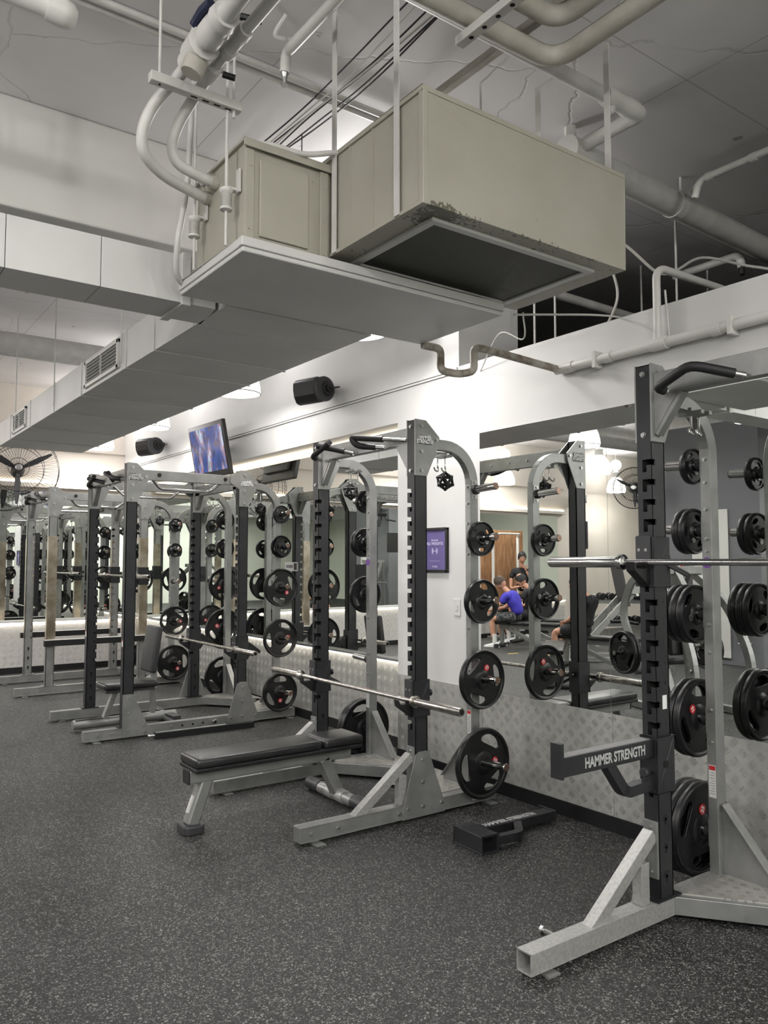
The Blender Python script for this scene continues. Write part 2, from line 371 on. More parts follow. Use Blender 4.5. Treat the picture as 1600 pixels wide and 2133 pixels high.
def rounded(pts, r, seg=5):
    """round the corners of a polyline"""
    pts = [V(p) for p in pts]; out = [pts[0]]
    for i in range(1, len(pts) - 1):
        a, b, c = pts[i - 1], pts[i], pts[i + 1]
        ra = min(r, (a - b).length * .49, (c - b).length * .49)
        p, q = b + (a - b).normalized() * ra, b + (c - b).normalized() * ra
        for k in range(seg + 1):
            t = k / seg; out.append(p * (1 - t) ** 2 + b * 2 * t * (1 - t) + q * t * t)
    out.append(pts[-1]); return out
def spline(pts, n=8):
    pts = [V(p) for p in pts]; P = [pts[0] * 2 - pts[1]] + pts + [pts[-1] * 2 - pts[-2]]; out = []
    for i in range(1, len(P) - 2):
        a, b, c, d = P[i - 1:i + 3]
        for k in range(n):
            t = k / n; out.append(.5 * ((2 * b) + (c - a) * t + (2 * a - 5 * b + 4 * c - d) * t * t + (3 * b - a - 3 * c + d) * t ** 3))
    out.append(pts[-1]); return out
def bolts(name, pts, ax, parent, r=.011, h=.009, m='bolt'):
    """bolt heads; one mesh shared by all, every head its own part"""
    g = G(); g.lathe((0, 0, 0), ax, [(0, r * 1.25), (.002, r * 1.25), (.002, r), (h, r * .92)], 8)
    me = g.mesh(name, m)
    for p in pts: link(name, me, parent, loc=p)

# ================================================================== ROOM SHELL
WX = 3.80          # face of the mirror wall
RX = 4.03          # face of the recess further along
FY = 12.0          # far wall
CZ = 4.05          # concrete slab
def struct(name, g, material, **kw):
    o = g.obj(name, material, **kw); o['kind'] = 'structure'; return o
floor = struct('floor', G().box((-10, -5, -.05), (10, FY, 0)), 'floor')
ceil = struct('ceiling', G().box((-10, -5, CZ), (10, FY + .4, CZ + .2)), 'ceiling')
wr = G()
wr.box((WX, -5, 0), (WX + .16, 4.33, 2.98))                 # the part-height wall under the mirrors
wr.box((WX, 4.33, 0), (4.41, 5.08, CZ))                    # full-height pier
wr.box((WX, 5.08, 2.67), (4.41, FY, CZ))                   # bulkhead over the recess
wr.box((RX, 5.08, 0), (4.41, FY, 2.67))                    # recessed wall
struct('wall_right', wr, 'wall')
struct('wall_far', G().box((-10, FY, 0), (4.41, FY + .3, CZ)), 'farwall')
struct('wall_left', G().box((-10.2, -5, 0), (-10, FY, CZ)), 'pale')
struct('wall_back', G().box((-10, -5.2, 0), (10, -5, CZ)), 'pale')
struct('wall_beyond', G().box((9.8, -5, 0), (10, 9, CZ)).box((4.41, 8.8, 0), (10, 9, CZ)), 'darkwall')
beam = struct('trim_1', G().box((-10, 4.50, 3.44), (WX, 5.05, CZ)), 'beam', bevel=.012)
# far wall ledge line, cove lip and its light
struct('trim_2', G().box((-6, FY - .03, 3.16), (WX, FY, 3.185)).box((-6, FY - .12, 2.60), (WX, FY, 2.66)), 'farwall')
struct('baseboard_right', G().box((WX - .014, -5, 0), (WX, 5.08, .085)).box((RX - .014, 5.08, 0), (RX, FY, .085)), 'blackmetal')
struct('baseboard_far', G().box((-6, FY - .014, 0), (RX, FY, .085)), 'blackmetal')
# tread-plate panels, one by one, each a part of the wall
wall_right = bpy.data.objects['wall_right']; wall_far = bpy.data.objects['wall_far']
ys = [5.078, 4.10, 3.0, 1.90, .80, -.3]
for a, b in zip(ys, ys[1:]):
    p = G().box((WX - .006, b + .0015, .088), (WX, a - .0015, .666)).obj('panel', 'tread_r', wall_right)
    bolts('screw', [(WX - .006, y, z) for y in (b + .02, a - .02) for z in (.11, .645)], (-1, 0, 0), p, .004, .002)
for a, b in zip([5.082, 6.15, 7.31, 8.5, 9.68, 10.86], [6.15, 7.31, 8.5, 9.68, 10.86, FY]):
    G().box((RX - .006, a + .0015, .088), (RX, b - .0015, .70)).obj('panel', 'tread_r', wall_right)
for a, b in zip([-6, -4.8, -3.6, -2.4, -1.2, 0, .95, 1.90, 2.97], [-4.8, -3.6, -2.4, -1.2, 0, .95, 1.90, 2.97, RX - .01]):
    G().box((a + .0015, FY - .006, .088), (b - .0015, FY, .66)).obj('panel', 'tread_f', wall_far)
# mirrors: each pane a thing
def pane(name, a, b, label, group):
    o = G().box(a, b).obj(name, 'mirror'); tag(o, label, 'mirror', group); return o
k = 0
for i, (a, b) in enumerate(zip([4.11, 3.01, 1.91, .81, -.29], [3.01, 1.91, .81, -.29, -1.4])):
    lab = ['tall wall mirror pane beside the white pier, behind the central rack', 'tall wall mirror pane reflecting the standing and seated people, right of the seam', 'wall mirror pane behind the nearest rack storage post'] + ['wall mirror pane past the right edge of the nearest rack', 'last wall mirror pane at the back of the room']
    pane('wall_mirror', (WX - .006, b + .001, .67), (WX, a - .001, 2.457), lab[i], None)
    k += 1
recl = ['recess mirror pane next to the white pier', 'recess mirror pane behind the second rack far post', 'recess mirror pane between the second and third racks',
        'recess mirror pane behind the third rack', 'recess mirror pane behind the television', 'recess mirror pane in the far corner']
for i, (a, b) in enumerate(zip([5.083, 6.15, 7.31, 8.5, 9.68, 10.86], [6.15, 7.31, 8.5, 9.68, 10.86, FY - .01])):
    pane('wall_mirror', (RX - .006, a + .001, .74), (RX, b - .001, 2.60), recl[i], None)
for i, (a, b) in enumerate(zip([3.0, 1.9, .8, -.3, -1.4, -2.5, -3.6, -4.7, -5.8], [RX - .02, 3.0, 1.9, .8, -.3, -1.4, -2.5, -3.6, -4.7])):
    pane('wall_mirror', (a + .001, FY - .007, .74), (b - .001, FY - .001, 2.55), ['far wall mirror pane in the corner', 'far wall mirror pane behind the rear rack post', 'far wall mirror pane at the left edge under the fan', 'x'][min(i, 3)] if i < 3 else 'far wall mirror pane seen only in the near mirror, %s from the left' % ['sixth', 'fifth', 'fourth', 'third', 'second', 'first'][i - 3], None)
# light strips and ledges
M['led_low'] = mat('ledge_light_strip', (1, .95, .88), .5, emis=(1.0, .93, .82), es=9.0)
def led(name, a, b, label):
    o = G().box(a, b).obj(name, 'led_low' if b[2] < 1 else 'led'); tag(o, label, 'light strip'); return o
led('light_strip', (RX - .030, 5.09, 2.615), (RX - .001, FY - .14, 2.665), 'long warm light strip glowing in the cove above the recess mirrors')
led('light_strip', (-6, FY - .03, 2.665), (WX - .05, FY - .002, 2.70), 'warm light strip glowing on top of the far wall cove ledge')
led('light_strip', (RX - .045, 5.09, .706), (RX - .012, FY - .12, .716), 'thin light strip under the recess mirrors above the tread plate')
led('light_strip', (-6, FY - .045, .69), (RX - .06, FY - .012, .70), 'thin light strip under the far mirrors')
o = G().box((RX - .05, 5.085, .717), (RX, FY - .1, .739)).obj('mirror_ledge', 'silver', bevel=.002); tag(o, 'slim metal ledge along the bottom of the recess mirrors', 'ledge')
o = G().box((-6, FY - .06, .702), (RX - .06, FY - .001, .739)).obj('mirror_ledge', 'pipew', bevel=.002); tag(o, 'pale ledge along the bottom of the far wall mirrors', 'ledge')
# wood panelled part and white column on the far side (seen in the mirror)
o = thing('wood_panelling', 'brown wood panelling on the far wall, seen in the mirror behind the people', 'panelling', (-3.9, FY - .07, 0))
for i in range(3): G().box((-.75 + i * .5, 0, .75), (-.253 + i * .5, .035, 2.20)).obj('board', 'wood', o, bevel=.003)
struct('trim_3', G().box((-4.3, 6.2, 0), (-3.7, 7.9, 3.7)), 'greywall')
struct('trim_4', G().box((-10, -5, 3.3), (-4.3, 4.0, 3.4)), 'wall')

# ================================================================== LAMPS
def pendant(x, y, label, group=None, e=1.0):
    t = thing('pendant_lamp', label, 'lamp', (x, y, 3.13), 0, group)
    g = G(); pr = [(0, .215), (.06, .212), (.14, .196), (.22, .165), (.29, .115), (.325, .07)]
    g.lathe((0, 0, 0), (0, 0, 1), pr + [(d + .0, r - .006) for d, r in reversed(pr)], 40, caps=False).obj('lamp_shade', 'shade', t, smooth=True)
    G().lathe((0, 0, -.004), (0, 0, 1), [(0, .2165), (.008, .2165), (.008, .210), (0, .210), (0, .2165)], 40, caps=False).obj('rim', 'grey', t)
    G().lathe((0, 0, .012), (0, 0, 1), [(0, .205), (.006, .205)], 32).obj('diffuser', 'bulb', t)
    G().lathe((0, 0, .32), (0, 0, 1), [(0, .075), (.11, .075), (.14, .05), (.16, .02)], 20).obj('lamp_housing', 'pipew', t, smooth=True)
    G().cyl((0, 0, .45), (0, 0, CZ - 3.13), .006, 8).obj('suspension_rod', 'pipew', t)
    ld = bpy.data.lights.new('lamp_light', 'AREA'); ld.shape = 'DISK'; ld.size = .4; ld.energy = LAMP_W * e; ld.color = (1, .98, .955); ld.spread = PI
    lo = bpy.data.objects.new('lamp_light', ld); COL.objects.link(lo); lo.parent = t; lo.location = (0, 0, -.012)
    pd = bpy.data.lights.new('lamp_uplight', 'POINT'); pd.energy = LAMP_W * e * (.8 if x > 2.9 and y > 5 else 2.3 if x > 2.9 else 1.75 if y < 4.8 else .95); pd.color = (1, .975, .965); pd.shadow_soft_size = .12
    po = bpy.data.objects.new('lamp_uplight', pd); COL.objects.link(po); po.parent = t; po.location = (0, 0, .60)
    return t
lab = {3.2: ['glowing pendant dome behind the air unit', 'glowing pendant dome over the second rack, hidden by the ducting', 'glowing white pendant dome nearest the round-edged wall speaker', 'middle one of three glowing pendant domes under the duct', 'farthest glowing pendant dome, near the fan']}
for i, y in enumerate((2.15, 4.47, 6.80, 9.15, 11.3)):
    if i == 0: continue
    pendant(3.2 if i > 1 else 3.0, y, lab[3.2][i], e=(.7, .7, .38, .50, .60)[i])
for i, y in enumerate((2.4, 4.7, 7.1, 9.4, 11.5)): pendant(-.9, y, 'glowing pendant dome seen in the near mirror, %s' % ['nearest of its row', 'second of its row', 'largest one above the reflected rack', 'at the left edge of the mirror', 'lower one left of the reflected rack'][i], e=(.95, .95, .95, 1.3, 1.4)[i])
for i, y in enumerate((2.4, 4.7, 9.2, 11.6)): pendant(-3.8, y, 'glowing pendant dome in the row deeper in the mirror, %s' % ['first', 'second', 'third', 'fourth'][i])
for i, (x, y) in enumerate([(-7.1, 11.4), (-7.1, 8.0), (-.9, -.6), (-.9, -3.2), (2.4, -2.6)]): pendant(x, y, ['small glowing pendant dome high in the mirror left of the dark post', 'glowing pendant dome far across the room', 'pendant dome behind the camera on the left', 'pendant dome at the back of the room', 'pendant dome at the back near the mirror wall'][i], e=(.8, .8, .9, 2.4, 1.6)[i])
pendant(-4.2, -2.5, 'added fill pendant brightening the back left of the room', e=2.6); pendant(.9, -1.6, 'added fill pendant right behind the camera', e=.55)  # both added as fill: one for the back wall, one for the foreground
t = thing('ceiling_light_panel', 'flat glowing rectangular light panel seen high in the mirror at the right', 'light', (-5.6, 3.2, 3.27))
G().box((-.6, -.3, 0), (.6, .3, .015)).obj('diffuser', 'panelight', t); G().box((-.63, -.33, .005), (.63, .33, .03)).obj('frame', 'pipew', t)

# ================================================================== AIR HANDLING UNIT AND DUCTS
u = thing('air_handling_unit', 'cream ceiling-hung air unit with a dark return grille and drip tray', 'air conditioner', (1.39, 2.26, 2.82))
def U(p): return (p[0] - 1.39, p[1] - 2.26, p[2] - 2.82)
def ub(g, a, b): return g.box(U(a), U(b))
# return-air box: shell with an opening for the grille
g = G()
x0, x1, y0, y1, z0, z1 = 1.82, 3.02, 2.265, 2.985, 2.90, 3.353
w_ = .012
ub(g, (x0, y0, z0 + w_), (x1, y0 + w_, z1 - w_)); ub(g, (x0, y1 - w_, z0 + w_), (x1, y1, z1 - w_)); ub(g, (x0, y0 + w_, z0 + w_), (x0 + w_, y1 - w_, z1 - w_)); ub(g, (x1 - w_, y0 + w_, z0 + w_), (x1, y1 - w_, z1 - w_)); ub(g, (x0, y0, z1 - w_), (x1, y1, z1))
ub(g, (x0, y0, z0), (x1, 2.375, z0 + w_)); ub(g, (x0, 2.905, z0), (x1, y1, z0 + w_)); ub(g, (x0, 2.375, z0), (1.96, 2.905, z0 + w_)); ub(g, (2.865, 2.375, z0), (x1, 2.905, z0 + w_))
g.obj('return_box', 'cream_worn', u, bevel=.003)
g = G(); ub(g, (1.925, 2.345, 2.888), (2.895, 2.378, 2.902)); ub(g, (1.925, 2.905, 2.888), (2.895, 2.938, 2.902)); ub(g, (1.925, 2.378, 2.888), (1.962, 2.905, 2.902)); ub(g, (2.858, 2.378, 2.888), (2.895, 2.905, 2.902))
g.obj('grille_frame', 'ductpaint', u, bevel=.002)
g = G(); ub(g, (1.955, 2.37, 2.897), (2.87, 2.91, 2.899)); g.obj('grille', 'mesh', u)
for i in range(3):                                        # panel seams standing proud on the left end of the return box
    g = G(); yy = 2.265 + (.16, .33, .50)[i]; ub(g, (1.816, yy, 2.91), (1.82, yy + .012, 3.345)); g.obj('seam_strip', 'cream', u)
g = G(); ub(g, (1.812, 2.26, 2.895), (1.835, 2.288, 3.357)); ub(g, (1.81, 2.262, 3.338), (3.025, 2.285, 3.358)); ub(g, (1.81, 2.262, 3.338), (1.832, 2.99, 3.358)); ub(g, (1.81, 2.262, 2.896), (1.832, 2.99, 2.912)); g.obj('edge_trim', 'cream', u, bevel=.002)
g = G(); ub(g, (2.45, 2.50, 3.353), (2.95, 2.62, 3.43)); g.obj('packing_board', 'dirty', u)
# fan cabinet
g = G(); ub(g, (1.40, 2.93, 2.863), (1.815, 3.43, 3.295)); g.obj('fan_cabinet', 'cream', u, bevel=.003)
g = G(); ub(g, (1.385, 2.905, 3.292), (1.83, 3.45, 3.304)); ub(g, (1.385, 2.905, 3.27), (1.83, 2.912, 3.304)); g.obj('cabinet_lid', 'cream', u, bevel=.002)
g = G(); ub(g, (1.465, 2.918, 2.905), (1.70, 2.931, 3.235)); g.obj('access_panel', 'cream', u, bevel=.004)
g = G(); ub(g, (1.76, 2.918, 2.87), (1.80, 2.929, 3.27)); g.obj('corner_strip', 'cream', u, bevel=.002); g = G(); ub(g, (1.40, 2.922, 2.87), (1.44, 2.929, 3.27)); g.obj('corner_strip', 'cream', u, bevel=.002)
bolts('screw', [U(p) for p in [(1.42, 2.921, 2.93), (1.42, 2.921, 3.2), (1.78, 2.917, 2.9), (1.78, 2.917, 3.05), (1.78, 2.917, 3.2), (1.73, 2.93, 3.22)]], (0, -1, 0), u, .005, .003, 'insul')
g = G(); ub(g, (1.83, 2.99, 2.88), (2.78, 3.45, 3.27)); g.obj('coil_section', 'cream', u, bevel=.003)
# drip tray slung under the cabinet
g = G(); ub(g, (1.36, 2.86, 2.80), (2.81, 3.53, 2.822)); g.obj('drip_tray', 'ductpaint', u, bevel=.006)
g = G(); ub(g, (1.355, 2.855, 2.823), (2.815, 2.875, 2.862)); ub(g, (1.355, 2.875, 2.823), (1.375, 3.515, 2.862)); ub(g, (2.795, 2.875, 2.823), (2.815, 3.515, 2.862)); ub(g, (1.355, 3.515, 2.823), (2.815, 3.535, 2.862)); g.obj('tray_lip', 'ductpaint', u, bevel=.004)
g = G(); ub(g, (1.88, 2.99, 2.83), (2.78, 3.03, 2.88)); g.obj('gap_shadow_strip', 'inside', u)  # dark strip painted in as the shadow between box and tray
for (y, z) in ((2.99, 3.05), (3.33, 3.05)):               # spring isolators with their brackets
    g = G(); g.lathe(U((1.345, y, z)), (0, 0, 1), [(-.045, .010), (-.04, .026), (-.03, .026)] + [(-.026 + .009 * i + dz, r) for i in range(7) for dz, r in ((0, .018), (.0045, .024))] + [(.04, .028), (.05, .028), (.056, .012)], 16)
    g.obj('spring_isolator', 'pipe', u, smooth=True)
    g = G(); g.bar(U((1.345, y, z + .055)), U((1.40, y, z + .055)), .03, .012); ub(g, (1.385, y - .035, z + .04), (1.397, y - .005, z + .14)); g.obj('hanger_bracket', 'pipe', u, bevel=.003)
    g = G(); g.cyl(U((1.345, y, 2.86)), U((1.345, y, z - .03)), .006, 8); g.obj('threaded_rod', 'pipe', u)
# rods and flat straps that carry the unit
def rod(name, p, q, r, label, cat='rod', material='pipe', group=None):
    o = G().cyl(p, q, r, 8).obj(name, material); tag(o, label, cat, group); return o
rod('suspension_rod', (1.345, 2.99, 3.1), (1.345, 2.99, CZ), .007, 'thin hanger rod rising from the near spring of the fan cabinet')
rod('suspension_rod', (1.345, 3.33, 3.1), (1.345, 3.33, CZ), .007, 'thin hanger rod rising behind the two bent pipes')
def strap(p, q, label, cat='strap'):
    g = G(); g.bar(p, q, .006, .032, up=V((0, 1, 0))); tag(g.obj('hanger_strap', 'pipe'), label, cat)
strap((1.806, 2.42, 2.90), (1.806, 2.42, CZ), 'flat hanger strap on the return box side, nearest its front corner')
strap((1.806, 2.88, 2.90), (1.806, 2.88, CZ), 'flat hanger strap on the return box side, at its rear end')
strap((3.025, 2.36, 3.0), (3.025, 2.36, CZ), 'flat hanger strap at the right end of the return box')
strap((3.02, 2.80, 3.35), (3.02, 2.80, CZ), 'flat hanger strap behind the return box, above the packing board')
rod('suspension_rod', (2.75, 2.95, 3.3), (2.75, 2.95, CZ), .006, 'short thin rod above the return box, left of the flat strap')
# bent supply and return pipes with valves
PX1, PX2, PZ = 1.14, 1.235, 3.52
t = thing('chilled_water_pipe', 'thick painted pipe with a navy valve lever, bending down to the air unit', 'pipe', (PX1, 2.95, PZ))
def L(o, pts): return [V(p) - V(o) for p in pts]
o = (PX1, 2.95, PZ)
G().tube(L(o, [(PX1, .4, PZ), (PX1, 2.55, PZ)]), .036, 18).obj('straight_pipe', 'pipe', t, smooth=True)
G().lathe(L(o, [(PX1, 2.55, PZ)])[0], (0, 1, 0), [(0, .05), (.04, .055), (.05, .046), (.09, .046), (.10, .052), (.16, .052), (.17, .040), (.19, .040), (.20, .062), (.30, .058), (.31, .046), (.36, .046), (.37, .034)], 14).obj('valve_body', 'pipe', t, smooth=True)
G().lathe(L(o, [(PX1, 2.80, PZ - .02)])[0], (-.35, .15, -1), [(-.02, .046), (.075, .046), (.085, .040)], 12).obj('strainer_cap', 'insul', t, smooth=True)
G().tube(L(o, [(PX1 - .01, 2.80, PZ + .04), (PX1 - .02, 2.81, PZ + .065), (PX1 - .02, 2.80, PZ + .09)]), .011, 8).obj('lever_stem', 'pipe', t)
G().tube(L(o, [(PX1 - .022, 2.80, PZ + .088), (PX1 - .012, 2.745, PZ + .118), (PX1 + .0, 2.69, PZ + .125)]), .020, 10).obj('lever_grip', 'navy', t, smooth=True)
lp = spline([(PX1, 2.90, PZ), (PX1 - .015, 3.00, PZ - .02), (PX1 - .07, 3.10, PZ - .10), (PX1 - .10, 3.14, PZ - .20), (PX1 - .08, 3.17, PZ - .28), (PX1 + .02, 3.22, PZ - .32), (1.30, 3.27, 3.19), (1.41, 3.30, 3.185)], 7)
G().tube(L(o, lp), .024, 14).obj('bent_hose', 'pipe', t, smooth=True)
G().lathe(L(o, [(1.37, 3.288, 3.187)])[0], (1, .2, 0), [(0, .03), (.03, .03)], 14).obj('collar', 'insul', t)
o = (PX2, 2.95, PZ)
t = thing('chilled_water_pipe', 'thinner painted pipe with two dark valve knobs, looping inside the thick one', 'pipe', (PX2, 2.95, PZ))
G().tube(L(o, [(PX2 + .06, .4, PZ + .03), (PX2 + .0, 2.60, PZ)]), .022, 14).obj('straight_pipe', 'pipe', t, smooth=True)
G().lathe(L(o, [(PX2, 2.58, PZ)])[0], (0, 1, 0), [(0, .030), (.05, .030), (.06, .026), (.13, .026), (.14, .033), (.18, .030), (.19, .018), (.27, .018), (.28, .032), (.36, .034), (.38, .026)], 12).obj('valve_body', 'pipe', t, smooth=True)
for yy, zz in ((2.60, .0), (2.86, -.03)):
    G().tube(L(o, [(PX2 - .02, yy, PZ + .05 + zz), (PX2 + .055, yy - .03, PZ + .045 + zz)] if zz == 0 else [(PX2 + .03, yy, PZ - .02), (PX2 + .075, yy - .02, PZ - .03)]), .013, 8).obj('valve_knob', 'blackmetal', t)
lp = spline([(PX2, 2.93, PZ), (PX2 - .01, 3.03, PZ - .03), (PX2 - .045, 3.13, PZ - .12), (PX2 - .055, 3.18, PZ - .20), (PX2 - .02, 3.2, PZ - .26), (1.32, 3.21, 3.235), (1.41, 3.215, 3.225)], 7)
G().tube(L(o, lp), .023, 14).obj('bent_hose', 'pipe', t, smooth=True)
G().lathe(L(o, [(1.37, 3.213, 3.229)])[0], (1, 0, -.1), [(0, .029), (.03, .029)], 14).obj('collar', 'insul', t)
t = thing('strut_channel', 'slotted metal channel carrying the bent pipes on two rods', 'bracket', (1.2, 2.98, PZ - .06))
g = G(); g.box((-.19, -.02, -.02), (.20, .02, .02)); g.obj('channel', 'pipe', t, bevel=.003)
for i in range(4): G().box((-.02 + i * .05, -.005, -.0206), (.008 + i * .05, .005, -.0196)).obj('slot', 'inside', t)
rod('suspension_rod', (1.05, 2.98, PZ - .08), (1.05, 2.98, CZ), .006, 'thin rod at the left end of the slotted channel')
rod('suspension_rod', (1.37, 2.98, PZ - .11), (1.37, 2.98, CZ), .006, 'thin rod at the right end of the slotted channel')
# flexible conduits hanging by the cabinet
def pipe_thing(name, pts, r, label, cat, material='pipe', seg=12, smooth=True, group=None):
    c = V(pts[0]); o = G().tube([V(p) - c for p in pts], r, seg).obj(name, material, smooth=smooth); o.location = c; tag(o, label, cat, group); return o
pipe_thing('flexible_conduit', spline([(1.36, 3.36, CZ), (1.345, 3.38, 3.6), (1.33, 3.38, 3.3), (1.31, 3.39, 3.12), (1.295, 3.40, 3.0), (1.315, 3.46, 2.88), (1.39, 3.53, 2.84)]), .014, 'flexible conduit hanging down the left of the fan cabinet', 'conduit')
pipe_thing('flexible_conduit', spline([(1.39, 3.36, 3.28), (1.42, 3.10, 3.33), (1.5, 2.95, 3.325), (1.66, 2.90, 3.31), (1.80, 2.87, 3.345), (1.90, 2.86, 3.36)]), .012, 'ribbed conduit running over the top of the fan cabinet', 'conduit')

# cross duct (along X) and main duct (along Y), sheet by sheet
t = thing('cross_duct', 'wide pale sheet-metal duct crossing at the upper left under the beam', 'duct', (.0, 3.62, 2.80))
xs = [-3.2, -2.0, -1.0, -.1, .62, 1.02, 1.42]
for a, b in zip(xs, xs[1:]): G().box((a + .0015, 0, 0), (b - .0015, .28, .235)).obj('duct_section', 'ductpaint', t, bevel=.002)
G().box((1.40, -.012, -.012), (1.445, .292, .247)).obj('flange', 'ductpaint', t, bevel=.003)
g = G(); g.prism([(1.445, .0), (1.58, -.0), (1.62, .28), (1.445, .28)], 'z', .0, .235); g.obj('duct_elbow', 'ductpaint', t, bevel=.003)
t = thing('main_duct', 'long grey-bottomed sheet-metal duct running away overhead with side grilles', 'duct', (1.60, 3.50, 2.80))
yb = [3.55, 3.95, 4.55, 5.07, 6.12, 6.95, 7.85, 8.75, 9.40]
for i, (a, b) in enumerate(zip(yb, yb[1:])):
    xl = 0 if i > 0 else -.0
    G().box((xl, a - 3.5 + .002, 0), (.875, b - 3.5 - .002, .245)).obj('duct_section', 'ductpaint', t, bevel=.0025)
for b in yb[2:-1]: G().box((-.006, b - 3.5 - .012, -.006), (.881, b - 3.5 + .012, .251)).obj('joint_band', 'ductpaint', t, bevel=.001)
def side_grille(yc, ln):
    fr = G().box((-.016, yc - ln / 2, .028), (-.001, yc - ln / 2 + .035, .222)).box((-.016, yc + ln / 2 - .035, .028), (-.001, yc + ln / 2, .222)).box((-.016, yc - ln / 2, .028), (-.001, yc + ln / 2, .052)).box((-.016, yc - ln / 2, .198), (-.001, yc + ln / 2, .222)).obj('grille_frame', 'pipew', t, bevel=.001)
    G().box((-.004, yc - ln / 2 + .03, .05), (-.0005, yc + ln / 2 - .03, .20)).obj('grille_backing', 'inside', t)
    G().box((-.015, yc - .006, .05), (-.005, yc + .006, .20)).obj('mullion', 'ductpaint', t)
    for k in range(6):
        zz = .066 + k * .024; G().bar((-.008, yc - ln / 2 + .03, zz), (-.008, yc + ln / 2 - .03, zz), .012, .004, up=V((.5, 0, .9))).obj('slat', 'ductpaint', t)
side_grille(5.60 - 3.5, .80); side_grille(8.30 - 3.5, .60)
for i, y in enumerate((5.13, 6.90, 8.45)): rod('suspension_rod', (1.585, y, 2.84), (1.585, y, CZ), .006, 'thin rod on the main duct side, %s' % ['beside the nearer grille', 'second from the nearer grille', 'farthest before the far grille'][i])
# drain pipe from the tray to the wall
pipe_thing('drain_pipe', rounded([(2.80, 3.50, 2.79), (2.93, 3.50, 2.79), (2.93, 3.50, 2.66), (3.02, 3.44, 2.64), (3.10, 3.40, 2.66), (3.10, 3.40, 2.80), (3.16, 3.38, 2.80), (3.745, 3.345, 2.757)], .035, 4), .023, 'drain pipe with a U-trap from the drip tray to the wall', 'pipe', 'dirty')
t = thing('wall_pipe', 'white painted pipe along the upper right wall with clips and a riser', 'pipe', (WX - .04, 3.34, 2.752))
G().tube([(0, .02, 0), (0, -4.4, 0)], .029, 16).obj('straight_pipe', 'pipew', t, smooth=True)
for y in (-.03, -.36, -1.05, -1.62): G().lathe((0, y, 0), (0, -1, 0), [(0, .034), (.05 if y < -.3 else .09, .034)], 16).obj('coupling', 'pipew', t)
for y in (-.30, -1.16, -1.9): G().box((-.034, y - .012, -.05), (.038, y + .012, .05)).obj('pipe_clip', 'pipew', t, bevel=.002)
G().lathe((0, -.68, 0), (0, -1, 0), [(0, .036), (.10, .036)], 16).obj('tee', 'pipew', t)
G().tube(rounded([(0, -.72, .02), (0, -.72, .40), (.05, -.72, .44), (1.6, -.72, .46)], .06), .022, 12).obj('riser', 'pipew', t, smooth=True)
G().tube([(.02, -.78, .02), (.02, -.76, .30)], .006, 8).obj('thin_tube', 'pipew', t)
t = thing('wall_conduit', 'thin painted trunking running along the bulkhead towards the television', 'conduit', (WX - .012, 4.34, 2.965))
G().box((-.006, 0, -.012), (.011, 7.55, .012)).obj('upper_run', 'wall', t, bevel=.002)
G().box((-.004, 0, -.032), (.011, 7.55, -.018)).obj('lower_run', 'wall', t, bevel=.001)

# ceiling services
def P3(*p): return [V(q) for q in p]
t = thing('sprinkler_pipe', 'painted sprinkler pipe with a drop head hanging at the top centre', 'pipe', (1.68, 3.05, 3.88))
G().tube([(0, 0, 0), (.02, -3.2, 0)], .026, 14).obj('straight_pipe', 'pipew', t, smooth=True)
G().tube(rounded([(0, -.03, 0), (0, .05, 0), (0, .06, -.09)], .04), .024, 12).obj('elbow', 'pipew', t, smooth=True)
G().lathe((0, .06, -.09), (0, 0, -1), [(0, .018), (.02, .012), (.05, .008), (.055, .018), (.06, .018)], 10).obj('sprinkler_head', 'bolt', t)
G().tube(spline([(0, -.03, .02), (-.03, .10, .10), (-.01, .03, .17)]), .010, 8).obj('hook_strap', 'pipew', t)
t = thing('ceiling_conduits', 'pair of painted conduits crossing the ceiling behind the hanging pipes', 'conduit', (1.9, 3.42, CZ - .05))
for dy in (0, .055): G().tube([(-3.0, dy, 0), (1.6, dy, 0)], .018, 10).obj('conduit', 'pipe', t, smooth=True)
t = thing('cable_bundle', 'bundle of dark cables slung along the ceiling above the air unit', 'cables', (2.10, 3.2, 3.93))
rnd = random.Random(3)
for k in range(7):
    dx = (k - 3) * .02; pts = [(dx + rnd.uniform(-.01, .01) + .02 * math.sin(y * 2 + k), y, (.05 + .02 * math.cos(k)) - (.10 if k > 4 else .02) * math.sin((y + 1.4) / 2.6 * PI) ** 2) for y in [-1.6, -1.1, -.6, -.1, .4, .9, 1.4]]
    G().tube(spline(pts, 5), .0045, 6).obj('cable', 'cable' if k not in (1, 3) else 'wcable', t)
rod('suspension_rod', (2.12, 3.72, 3.3), (2.12, 3.72, 3.92), .003, 'very thin dark rod behind the fan cabinet lid', material='cable')
t = thing('ceiling_pipe', 'medium painted pipe along the ceiling ending in a coupling and elbow', 'pipe', (3.25, 2.49, 3.91))
G().tube([(-3.2, 0, 0), (.15, 0, 0)], .036, 16).obj('straight_pipe', 'pipe', t, smooth=True)
G().lathe((-.08, 0, 0), (1, 0, 0), [(0, .045), (.05, .05), (.06, .05), (.09, .044), (.16, .044), (.17, .05), (.25, .046)], 16).obj('coupling', 'pipew', t, smooth=True)
G().tube(rounded([(.12, 0, -.0), (.21, 0, 0), (.21, .06, -.0)], .05), .042, 14).obj('elbow', 'pipew', t, smooth=True)
G().tube([(.21, .04, 0), (.21, .42, -.01)], .038, 14).obj('short_branch', 'pipew', t, smooth=True)
G().lathe((-.02, 0, -.04), (-.3, 0, -1), [(0, .02), (.03, .02), (.04, .012)], 10).obj('bleed_valve', 'pipew', t)
t = thing('large_ceiling_pipe', 'thick painted drain pipe running into the dark space beyond the right wall', 'pipe', (3.42, 2.94, 3.88))
